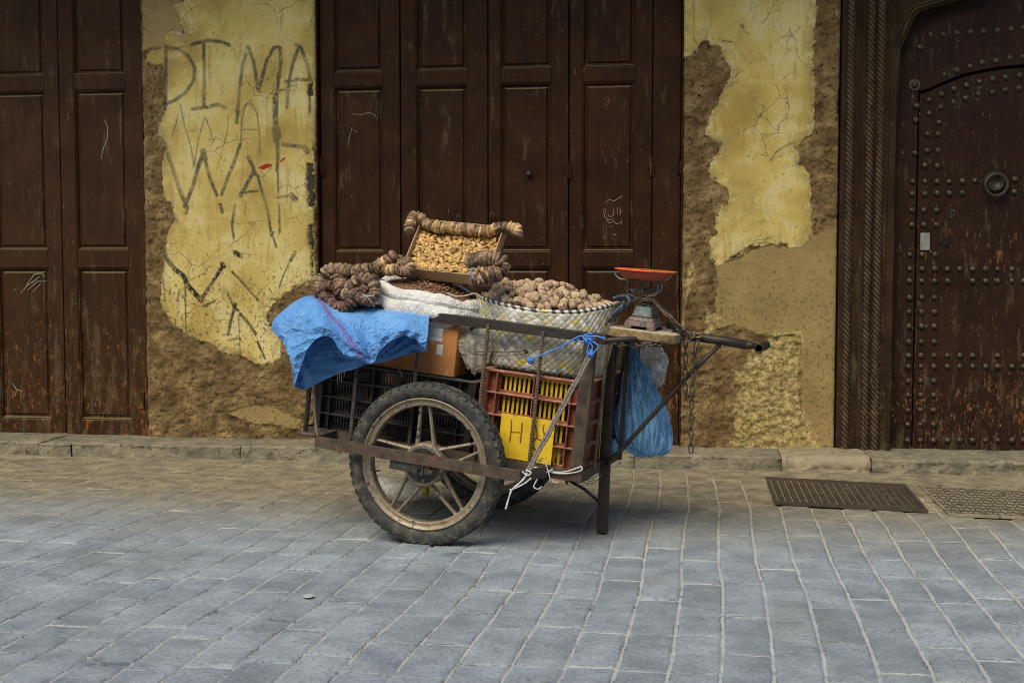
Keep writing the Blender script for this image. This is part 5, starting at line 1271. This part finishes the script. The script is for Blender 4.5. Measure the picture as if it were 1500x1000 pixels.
fig_string(lp([(700,396),(708,397),(718,394),(728,392)], .125), 'short brown dried fig string in the middle of the bundle right of the tray', 'ml', .85)
fig_string(lp([(691,413),(702,411),(714,405),(726,401),(736,397),(739,388)], [.10,.10,.105,.11,.12,.135]), 'curved dried fig string at the base of the bundle, against the walnut basket', 'md', .9)
m = MB(); m.tube(smoothpath(lp([(693,392),(690,399),(693,407),(698,410)], .095), 4), .004, 6, rfun=lambda t: 1+.3*math.sin(t*20)); single(m, 'tie', M_BBAG, L(693,400,.095), 'twist of pale blue plastic tying the fig bundle right of the tray', 'tie', smooth=True)
m = MB(); m.tube(smoothpath(lp([(528,436),(536,433),(543,434),(549,431)], .022), 4), .0016, 5); m.tube(smoothpath(lp([(531,431),(537,434),(541,438)], .022), 4), .0014, 5); single(m, 'tie', mottled('green_twine', (.15,.45,.38), (.25,.6,.5), 30, .6), L(538,434,.022), 'thin green twine knotted round the lowest right fig loop', 'tie', smooth=True)

# ------------------------------------------------------------------ woven basket of walnuts
def basket_material():
    t = NT('woven_palm_strips'); u = t.n.new('ShaderNodeUVMap').outputs[0]
    sp_ = t.n.new('ShaderNodeSeparateXYZ'); t.l.new(u, sp_.inputs[0])
    a = t.math('ADD', sp_.outputs[0], sp_.outputs[1]); b = t.math('SUBTRACT', sp_.outputs[0], sp_.outputs[1])
    fa, fb = t.math('FLOOR', a), t.math('FLOOR', b); ra, rb = t.math('FRACT', a), t.math('FRACT', b)
    cb = t.n.new('ShaderNodeCombineXYZ'); t.l.new(fa, cb.inputs[0]); t.l.new(fb, cb.inputs[1])
    wn = t.n.new('ShaderNodeTexWhiteNoise'); wn.noise_dimensions = '2D'; t.l.new(cb.outputs[0], wn.inputs['Vector']); rnd = wn.outputs['Value']
    par = t.math('MODULO', t.math('ABSOLUTE', t.math('ADD', fa, fb)), 2.0)
    # across-strip coordinate depends on which strip is on top
    ac = t.math('ADD', t.math('MULTIPLY', par, ra), t.math('MULTIPLY', t.math('SUBTRACT', 1.0, par), rb))
    al = t.math('ADD', t.math('MULTIPLY', par, rb), t.math('MULTIPLY', t.math('SUBTRACT', 1.0, par), ra))
    hx = t.math('SUBTRACT', 1.0, t.math('POWER', t.math('MULTIPLY', t.math('ABSOLUTE', t.math('SUBTRACT', ac, .5)), 2.0), 4.0))
    hl = t.math('SINE', t.math('MULTIPLY', al, math.pi))
    h = t.math('MULTIPLY', hx, t.math('MULTIPLY_ADD', hl, .7, .3))
    col = t.ramp(rnd, [(0, (.34, .33, .27)), (.22, (.50, .48, .42)), (.42, (.63, .62, .57)), (.60, (.42, .41, .36)), (.74, (.50, .46, .30)), (.92, (.50, .43, .07)), (.97, (.26, .26, .27))])
    col.node.color_ramp.interpolation = 'CONSTANT'
    big = t.noise(7, 5, .6); col = t.mix(t.math('MULTIPLY', t.step(big, .48, .72), .35), col, (.30, .26, .14))
    col = t.mix(t.math('MULTIPLY', t.step(t.noise(120, 4, .7), .5, .75), .35), col, (.18, .16, .12))
    z = sp_.outputs[1]
    col = t.mix(t.math('MULTIPLY', t.step(h, .20, .02), .7), col, (.15, .13, .08))
    nb = t.bump(h, .7, .004); nb = t.bump(t.noise(200, 3, .6), .3, .001, nb)
    return t.fin(col, .6, nb, spec=.4)
M_BASK = basket_material()
bcx, bcy = (L(704,430,.33).x + L(904,442,.33).x)/2, .335
ba = (L(904,442,.33).x - L(704,430,.33).x)/2
basket = Th('woven_basket', (bcx, bcy, .367), 'oval woven grey and yellow basket heaped with walnuts, between sack and scale', 'basket')
def rimz(a): c = math.cos(a); return .606 + .012*max(0, -c)**2 + .042*max(0, c)**3 - .010*max(0, -math.sin(a))*(1-abs(c))
NB = 160
def basket_pt(a, f, off=0):
    z0 = .366; zr = rimz(a); z = z0 + (zr - z0) * f; c, s = math.cos(a), math.sin(a)
    k = .93 + .07 * f ** .8 + .03 * math.sin(f*math.pi) + .012*mnoise.noise(V((c*2, s*2, f*3)))
    k = k * (1 - .06*(1-f)**3)
    ex = .85
    return V((bcx + (ba*k + off) * (abs(c)**ex) * (1 if c > 0 else -1), bcy + (.178*k + off) * (abs(s)**ex) * (1 if s > 0 else -1), z))
m = MB(); P = []; FS = np.linspace(0, 1, 15)
for f in FS: P.append([basket_pt(2*math.pi*j/NB, f) for j in range(NB+1)])
m.grid(P); me = m.mesh('side', M_BASK, True); me.transform(T(-basket.org))
uvl = me.uv_layers.new(name='UVMap'); nj = NB + 1
for poly in me.polygons:
    for li in poly.loop_indices:
        vi = me.loops[li].vertex_index; i, j = divmod(vi, nj); 
        if j == 0 and any(me.loops[q].vertex_index % nj == NB for q in poly.loop_indices): pass
        uvl.data[li].uv = (j / NB * 62, FS[i] * 9)
o = bpy.data.objects.new('side', me); COL.objects.link(o); o.parent = basket.e
sd_ = o.modifiers.new('thick', 'SOLIDIFY'); sd_.thickness = .004; sd_.offset = 1
m = MB(); m.add([basket_pt(2*math.pi*j/NB, 0) + V((0, 0, .002)) for j in range(NB)], [tuple(range(NB))]); basket.part(m, 'base', M_BASK)
# rim wrapped in black and white strips
M_BW = [mottled('white_strip', (.44,.43,.38), (.58,.57,.52), 30, .6, .4, 120, .002), mottled('black_strip', (.02,.022,.025), (.045,.048,.052), 30, .5, .4, 120, .002), mottled('yellow_strip', (.45,.40,.04), (.6,.53,.06), 30, .5, .4, 120, .002)]
m = MB(); N2 = 640; K2 = 10; P = []
for j in range(N2 + 1):
    a = 2*math.pi*(j % N2)/N2; p = basket_pt(a, 1); c = V((math.cos(a), math.sin(a), 0)); row = []
    for k in range(K2 + 1):
        b = 2*math.pi*(k % K2)/K2; r = .0068 * (1 + .14*math.sin(j/N2*110*math.pi + b)); row.append(p + c*r*math.cos(b) + V((0, 0, 1))*r*math.sin(b)*1.1)
    P.append(row)
m.grid(P); me = m.mesh('rim_braid', M_BW[0], True); me.transform(T(-basket.org)); me.materials.append(M_BW[1]); me.materials.append(M_BW[2])
for poly in me.polygons:
    vi = poly.vertices[0]; j, k = divmod(vi, K2+1); ph = (j/N2*55 + k/K2 * 1.0) % 1.0; rowi = int(j/N2*55)
    poly.material_index = (2 if (rowi * 37 % 11) == 3 else 1) if ph < .45 else 0
o = bpy.data.objects.new('rim_braid', me); COL.objects.link(o); o.parent = basket.e
M_HND = mottled('dark_blue_rope', (.012, .02, .03), (.035, .07, .10), 60, .5, .5, 150, .002, speck=(.10,.25,.38), speck_scale=30, speck_t=.58)
m = MB(); m.tube(smoothpath(lp([(899,470),(903,462),(912,452),(919,447),(922,440),(918,434),(909,434),(900,437)], [.28,.27,.26,.25,.25,.26,.27,.28]), 6), .007, 8, rfun=lambda t: 1+.12*math.sin(t*90)); m.tube(smoothpath(lp([(893,472),(895,464),(903,455),(911,448),(914,442)], [.22,.215,.22,.23,.25]), 5), .006, 8, rfun=lambda t: 1+.12*math.sin(t*70)); basket.part(m, 'handle', M_HND, smooth=True)
# walnuts
M_WAL = mottled('walnut_shell', (.30, .20, .11), (.58, .43, .28), 50, .75, 1.0, 75, .007, perobj=.45, speck=(.13,.075,.04), speck_scale=70, speck_t=.55)
wm = [blob('walnut', .0176*q, .0154*q, .0145*q, .20, 2.6, k+20, M_WAL, 3, .10) for k, q in enumerate((1, 1.05, .93, .98, 1.08))]
def moundz(x, y):
    u = (x-bcx)/(ba*.97); v = (y-bcy)/(.172); r2 = min(1, u*u+v*v); base = .603 + .03*max(0,u)**2
    peak = .072 - .034*u - .012*u*u
    return base + peak*(1-r2)**.62
m = MB(); P = []
for i in range(13):
    r = i/12; row = []
    for j in range(61): a = 2*math.pi*(j % 60)/60; x = bcx+ba*.94*r*math.cos(a); y = bcy+.166*r*math.sin(a); row.append(V((x, y, moundz(x, y)-.028)))
    P.append(row)
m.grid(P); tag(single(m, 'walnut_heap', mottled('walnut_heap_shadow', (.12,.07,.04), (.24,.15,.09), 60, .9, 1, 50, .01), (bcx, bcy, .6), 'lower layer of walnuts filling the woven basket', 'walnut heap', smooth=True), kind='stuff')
def s_bask():
    u = random.uniform(-1, 1); v = random.uniform(-1, .9)
    if u*u+v*v > .97: return None
    x = bcx+ba*.95*u; y = bcy+.170*v; return (V((x, y, moundz(x, y) - .004 + random.uniform(-.004, .004))), V((0, 0, 1)))
pts = darts(245, s_bask, .0238, 250)
top = [(p + V((random.uniform(-.01,.01), random.uniform(-.01,.01), .021)), n) for p, n in pts if random.random() < .17 and (p.x-bcx)/ba < .75]
scatter('walnut', wm, pts + top, 'one of the whole brown walnuts heaped in the woven basket', 'walnut', 'whole walnuts in the woven basket', 1.5)

# ------------------------------------------------------------------ blue sacking draped over the left end
def tarp():
    ridge = [(398,484),(399,472),(408,461),(428,444),(442,436),(456,433),(470,436),(484,441),(502,446),(520,449),(545,449),(570,453),(600,457),(630,461)]
    hemo = [(431,564),(436,548),(444,528),(453,508),(463,496),(476,491),(488,497),(500,511),(514,521),(530,527),(548,529),(558,511),(574,498),(592,491),(610,497),(624,512)]
    hemi = [(431,565),(440,570),(452,567),(466,560),(482,552),(500,545),(520,539),(540,533),(556,530),(572,525),(590,519),(605,516),(616,514),(625,513)]
    def res(pts, n):
        P = smoothpath([V((a, b, 0)) for a, b in pts], 8); ds = [0]
        for a, b in zip(P[:-1], P[1:]): ds.append(ds[-1] + (b-a).length)
        out = []; i = 0
        for k in range(n):
            d = ds[-1]*k/(n-1)
            while i < len(ds)-2 and ds[i+1] < d: i += 1
            out.append(P[i].lerp(P[i+1], (d-ds[i])/max(1e-6, ds[i+1]-ds[i])))
        return out
    n = 230; mrow = 76
    # pair up by x so that the columns fall straight
    def byx(pts, n):
        P = smoothpath([V((a, b, 0)) for a, b in pts], 8); out = []
        xs = [q.x for q in P]; x0, x1 = xs[0], xs[-1]
        for k in range(n):
            x = x0 + (x1-x0)*k/(n-1); j = min(range(len(P)-1), key=lambda q: 0 if (P[q].x <= x <= P[q+1].x) else 1 + abs(P[q].x - x)); a, b = P[j], P[j+1]
            f = 0 if abs(b.x-a.x) < 1e-6 else max(0, min(1, (x-a.x)/(b.x-a.x))); out.append(a.lerp(b, f))
        return out
    R = res(ridge, n); HO = res(hemo, n); HI = res(hemi, n)
    # reparametrise the ridge so that its columns meet the hem below them
    def sheet(H, yf, bul, seed, back):
        P = []
        for k in range(n):
            u = k/(n-1); r = R[k]; h = H[k]; col = []
            for i in range(mrow + 1):
                v = i/mrow
                px = r.x + (h.x-r.x)*v; py = r.y + (h.y-r.y)*v**1.15
                # left edge bows outward
                px += 9 * math.sin(v*math.pi) * math.exp(-u/.06) * (1 if v > .15 else v/.15)
                yr = .125; y = yr + (yf(u) - yr) * min(1, v*1.25)**.55 - bul * math.sin(min(1, v)*math.pi)
                p = L(px, py, y)
                # folds radiating from the pinch at (550,530)
                ang = math.atan2(py-532, px-551); d = math.hypot(px-551, py-532)
                fold = .0055*math.sin(ang*19 + 1.2*mnoise.noise(V((px*.02, py*.02, 1)))*4) * math.exp(-((d-45)/38)**2) * (1 if px > 490 else .4)
                w = .011*mnoise.noise(V((px*.030, py*.030, seed))) + .006*mnoise.noise(V((px*.075+py*.03, py*.085, seed+3))) + .0028*mnoise.noise(V((px*.2, py*.22, seed+6)))
                dent = .022*math.exp(-(((px-438)/20)**2 + ((py-488)/16)**2))
                q1 = mnoise.noise(V((px*.045+py*.02, py*.05, seed+9))); q2 = mnoise.noise(V((px*.10-py*.04, py*.11, seed+11)))
                q3 = mnoise.noise(V((px*.17+py*.05, py*.19, seed+13)))
                w -= .0045*max(0, 1-abs(q1)*9) + .0032*max(0, 1-abs(q2)*8) + .0016*max(0, 1-abs(q3)*6)
                p.y += (w + fold + dent*.6) * min(1, v*4+.2); p.z += w*.4*min(1, v*4)
                col.append(p)
            P.append(col)
        # over the rail and back across the load
        if back:
            for k in range(n):
                first = P[k][0]; ext = []
                for q in range(12, 0, -1):
                    t_ = q/12; ext.append(V((first.x*(1-.0*t_), first.y + .50*t_, first.z + .020*math.sin(t_*3) - .075*t_*(1.3 - k/(n-1)) + .012*mnoise.noise(V((k*.09, t_*5, 2))))))
                P[k] = ext + P[k]
        return P
    th_ = Th('blue_sacking', tuple(L(500, 460, .1)), 'crumpled bright blue sacking with purple stripe, draped over the left cart end', 'sacking')
    bulfun = .045
    arch = lambda u: -.050 - .075*math.exp(-((u-.30)/.17)**2) - .045*math.exp(-((u-.84)/.09)**2) + .05*math.exp(-((u-.63)/.05)**2)
    for nm, H, yf, bul, seed, back in (('front_layer', HO, arch, .012, 1.0, True), ('inner_layer', HI, lambda u: .055 - .02*math.sin(u*3) - .10*max(0, 1-u/.06) - .09*max(0, 1-(1-u)/.08), -.004, 5.0, False)):
        P = sheet(H, yf, bul, seed, back); m = MB(); m.grid(P); me = m.mesh(nm, M_TARP, True)
        at = me.attributes.new('stripe', 'FLOAT', 'POINT'); nr = len(P[0]); st = []
        for k in range(n):
            for i in range(nr):
                v = (i - (12 if back else 0))/mrow; u = k/(n-1); 
                c = .33 + .25*max(0, v); 
                st.append(max(0, 1 - abs(u-c)/.042) if seed < 3 else max(0, 1 - abs(u-.60)/.05)*(v > .9))
        at.data.foreach_set('value', st); me.transform(T(-th_.org)); o = bpy.data.objects.new(nm, me); COL.objects.link(o); o.parent = th_.e
        s_ = o.modifiers.new('thick', 'SOLIDIFY'); s_.thickness = .0012
        m = MB(); e = [c_[-1] for c_ in P]; m.tube(e[::3], .0018, 6); hm = th_.part(m, 'hem', M_TARP, parent=o, smooth=True)
    m = MB()
    for px, l_ in ((495,20),(498,16),(501,18),(505,12)): m.tube([L(px, 541, .03), L(px-.6, 541+l_*.5, .03), L(px-1, 541+l_, .035)], .0008, 4)
    th_.part(m, 'loose_thread', mottled('straw_thread', (.35,.3,.18), (.5,.43,.26), 30, .8))
tarp()

# ------------------------------------------------------------------ ropes, twine, chains
M_CORD = mottled('grey_braided_cord', (.10,.085,.075), (.25,.22,.20), 90, .85, .6, 200, .002, stretch=(1,1,2))
M_BLUE = mottled('blue_nylon_twine', (.04,.16,.55), (.09,.28,.75), 40, .5, .5, 150, .002)
M_WHT = mottled('white_plastic_twine', (.48,.46,.44), (.68,.67,.66), 40, .5, .5, 150, .002)
def rope(m, pts, r, tw=60, n=8): m.tube(pts, r, n, rfun=lambda t: 1 + .16*math.sin(t*tw))
ra_, rb_ = L(866,518,.06), L(772,692,-.082)
m = MB()
for dx in (-.005, .005):
    pts = [ra_.lerp(rb_, t) + V((dx + .0015*math.sin(t*25 + dx*600), .003*math.sin(t*18+dx*400), 0)) for t in np.linspace(0, 1, 70)]; rope(m, pts, .0052, 150)
single(m, 'cord', M_CORD, ra_.lerp(rb_, .5), 'doubled grey braided cord slanting from the blue knot down to the wheel rail', 'cord', smooth=True)
def knot(c, r, n=5, seed=1, th=.003):
    m = MB(); rr = random.Random(seed)
    for k in range(n):
        a0 = rr.random()*6; ph = rr.random()*3; pts = []
        ax = V((rr.gauss(0,1), rr.gauss(0,1), rr.gauss(0,1))).normalized(); R = Matrix.Rotation(a0, 3, ax)
        for q in range(15): b = 2*math.pi*q/15; pts.append(V(c) + R @ V((r*math.cos(b), r*.55*math.sin(b), r*.35*math.sin(2*b+ph))))
        m.tube(pts, th, 6, closed=True)
    return m
m = knot(L(862,495,.055), .018, 7, 3, .0032); k2 = knot(L(866,517,.05), .012, 4, 9, .0028); m.add(k2.v, k2.f)
m.tube(smoothpath([L(863,497,.055), L(850,492,.055), L(820,508,.06), L(790,521,.07), L(777,527,.08)], 5), .0028, 6)
k2 = knot(L(777,528,.075), .012, 6, 4, .0032); m.add(k2.v, k2.f)
for pts in ([(862,495),(872,492),(884,495),(887,494)], [(860,498),(852,500),(846,498),(848,496)], [(866,498),(862,506),(860,515),(861,522)], [(868,500),(876,506),(872,514),(867,519)], [(863,500),(868,508),(864,516)], [(858,492),(862,488),(868,490)]):
    m.tube(smoothpath([L(a, b, .05) for a, b in pts], 4), .0026, 6)
single(m, 'blue_twine', M_BLUE, L(862,497,.055), 'bright blue twine knotted round the top rail and tied across to a rod', 'twine', smooth=True)
m = MB()
for pts, y, r in (([(775,690),(782,684),(795,687),(812,691),(830,690),(846,685),(851,683),(852,688),(840,692),(820,693),(800,690)], .075, .0026), ([(810,687),(800,692),(790,698),(784,707),(782,713),(788,716),(794,712)], .07, .0024),
                  ([(799,674),(801,684),(804,694),(806,702)], .07, .0026), ([(772,692),(768,700),(760,708),(750,717),(745,730),(741,745)], -.088, .0032), ([(778,700),(768,708),(756,714),(750,716)], -.088, .0026), ([(765,690),(772,696),(778,692),(770,688)], -.09, .0026), ([(808,702),(812,706),(818,705)], .07, .002)):
    m.tube(smoothpath([L(a, b, y) for a, b in pts], 5), r, 6, rfun=lambda t: 1 + .2*math.sin(t*30))
for c in ((748,717), (741,744)): m.lathe([(.001,-.004),(.005,0),(.001,.004)], 8, T(L(*c, -.088)))
single(m, 'white_twine', M_WHT, L(790,690,0), 'white plastic twine looped at the cart frame lower right corner, one end dangling', 'twine', smooth=True)
m = MB()
for pts in ([(851,704),(862,702),(872,698),(878,693),(870,694),(858,700),(864,705),(872,701)], [(856,706),(866,708),(876,702),(881,695)]): m.tube(smoothpath([L(a, b, .2) for a, b in pts], 5), .0016, 5)
single(m, 'green_string', mottled('dull_green_string', (.03,.05,.035), (.06,.09,.06), 30, .7), L(865,700,.2), 'tangled dark green string dangling under the frame beside the leg', 'string', smooth=True)
m = MB(); m.tube(smoothpath([L(694,516,.085), L(715,515,.085), L(740,516,.085), L(768,514,.085)], 5), .0016, 5); m.tube(smoothpath([L(694,518,.085), L(730,521,.085), L(770,518,.085)], 5), .0013, 5); k2 = knot(L(771,515,.08), .009, 4, 6, .0016); m.add(k2.v, k2.f)
single(m, 'wire_tie', M_BLKST, L(730,517,.085), 'thin black wire strung between two rods in front of the basket', 'wire', smooth=True)
m = MB(); m.tube(smoothpath([L(579,524,.09), L(581,534,.088), L(586,544,.086), L(591,553,.086)], 5), .0018, 6); single(m, 'bent_wire', M_WIRE, L(585,540,.088), 'short bent pale wire hanging in front of the black crate', 'wire', smooth=True)
M_CHAIN = mottled('rusty_chain_steel', (.05,.04,.03), (.13,.105,.08), 60, .5, .4, 120, .001, .6, speck=(.18,.08,.03), speck_scale=80)
lkm = MB(); pts = []
for k in range(10): a = math.pi*k/9 - math.pi/2; pts.append((.0075*math.sin(a)*1.0, 0, .0115 + .0075*math.cos(a)))
pts = [(.0078*math.cos(a), 0, .0110 + .0078*math.sin(a)) for a in np.linspace(0, math.pi, 8)] + [(.0078*math.cos(a), 0, -.0110 + .0078*math.sin(a)) for a in np.linspace(math.pi, 2*math.pi, 8)]
lkm.tube(pts, .0027, 7, closed=True); lk_me = lkm.mesh('link', M_CHAIN, True)
def chain(pts, label, s=1.0):
    P = smoothpath(pts, 8); tot = sum((b-a).length for a, b in zip(P[:-1], P[1:])); st = .0272*s; th_ = Th('chain', tuple(P[0]), label, 'chain')
    n = max(2, int(tot/st)); ds = [0]
    for a, b in zip(P[:-1], P[1:]): ds.append(ds[-1] + (b-a).length)
    i = 0
    for k in range(n):
        d = (k+.5)*st
        while i < len(ds)-2 and ds[i+1] < d: i += 1
        f = min(1, (d-ds[i])/max(1e-6, ds[i+1]-ds[i])); p = P[i].lerp(P[i+1], f); t = (P[i+1]-P[i]).normalized()
        o = bpy.data.objects.new('link', lk_me); COL.objects.link(o); o.parent = th_.e
        q = V((0, 0, 1)).rotation_difference(t).to_matrix().to_4x4()
        o.matrix_basis = T(p - th_.org) @ q @ Matrix.Rotation((k % 2)*math.pi/2*.85 + .25 + random.gauss(0, .12), 4, 'Z') @ Matrix.Scale(s, 4)
chain([L(1004,497,.33), L(1004,530,.33), L(1003.5,560,.33), L(1005,584,.33)], 'shorter rusty chain hanging from the cart handle, left of the two')
chain([L(1021,500,.33), L(1018,525,.33), L(1015,560,.33), L(1013,600,.33), L(1012,663,.33)], 'longer rusty chain hanging free from the cart handle past the stay')
chain([L(884,500,.19), L(905,504,.19), L(930,506,.19), L(955,505,.19), L(975,500,.19), L(988,494,.19)], 'dark chain slung under the front edge of the plank seat', .9)
chain([L(990,496,.30), L(996,488,.29), L(1006,484,.30), L(1012,492,.31), L(1003,498,.30), L(996,492,.31), L(1008,486,.33), L(1018,494,.34)], 'tangle of chain wound round the cart handle at the end of the plank', .95)
for k, (sq, yy) in enumerate((([(938,440),(932,440),(918,449),(905,460),(893,468),(886,476)], [.285,.28,.27,.24,.21,.19]), ([(938,441),(952,440),(958,443),(970,456),(983,468),(992,479),(1000,488)], [.285,.285,.28,.25,.24,.25,.29]), ([(940,439),(955,441),(966,448),(978,460),(990,474),(1004,486)], [.31,.32,.33,.34,.33,.32]))):
    m = MB()
    P = smoothpath(lp(sq, yy), 8)
    m.tube(P, .0034, 7, rfun=lambda t: 1 + .3*math.sin(t*110)); m.tube([p + V((.002, -.003, .007)) for p in P], .003, 7, rfun=lambda t: 1 + .3*math.sin(t*120+1))
    single(m, 'wire_rope', M_CHAIN, P[0], ['twisted brown cable running from the scale column down to the basket side', 'twisted brown cable from the scale column down the front of the plank', 'twisted brown cable from the scale column, behind the front one on the right'][k], 'cable', smooth=True)
# padlock and latch on the handle
p = L(1012, 490, .335); m = MB(); m.box((p.x-.018, .325, p.z-.012), (p.x+.018, .345, p.z+.012)); m.tube([(p.x+.018, .335, p.z-.007), (p.x+.034, .335, p.z-.006), (p.x+.040, .335, p.z+.001), (p.x+.034, .335, p.z+.008), (p.x+.018, .335, p.z+.008)], .0035, 8)
single(m, 'padlock', mottled('tarnished_brass', (.14,.10,.05), (.24,.18,.09), 40, .5, .3, 90, .001, .5), p, 'tarnished padlock lying on the cart handle amid the chain', 'padlock', bevel=.003)

# ------------------------------------------------------------------ bottle under the cart (on the street)
pb = atZ(546, 732, .0); pe = atZ(624, 738, .0); ax = (pe - pb); ln_ = ax.length; ax.normalize()
MBt = T(V((pb.x, pb.y, .056))) @ V((0, 0, 1)).rotation_difference(V((ax.x, ax.y, .0)).normalized()).to_matrix().to_4x4()
bot = empty('water_bottle', T(V((pb.x, pb.y, 0))), 'large clear plastic bottle with yellow cap lying under the cart behind the wheel', 'bottle')
m = MB(); R_ = .053
prof = [(.001, .004), (R_*.6, 0), (R_*.92, .006), (R_, .018)]
zt_ = ln_ * .72
z = .03
while z < zt_: prof += [(R_, z), (R_*.955, z+.008), (R_, z+.016)]; z += .026
prof += [(R_, zt_), (R_*.86, zt_+.02), (R_*.5, zt_+.045), (.018, zt_+.058), (.017, zt_+.066)]
m.lathe(prof, 32, MBt, close=False); o = m.build('bottle_body', film('bottle_plastic', (.80, .76, .62), .30, .12), bot, True); inv(o, bot)
m = MB(); m.lathe([(.018, zt_+.060), (.0205, zt_+.061), (.0205, zt_+.080), (.018, zt_+.082), (.001, zt_+.082)], 20, MBt); inv(m.build('cap', M_YEL, bot, bevel=.001), bot)
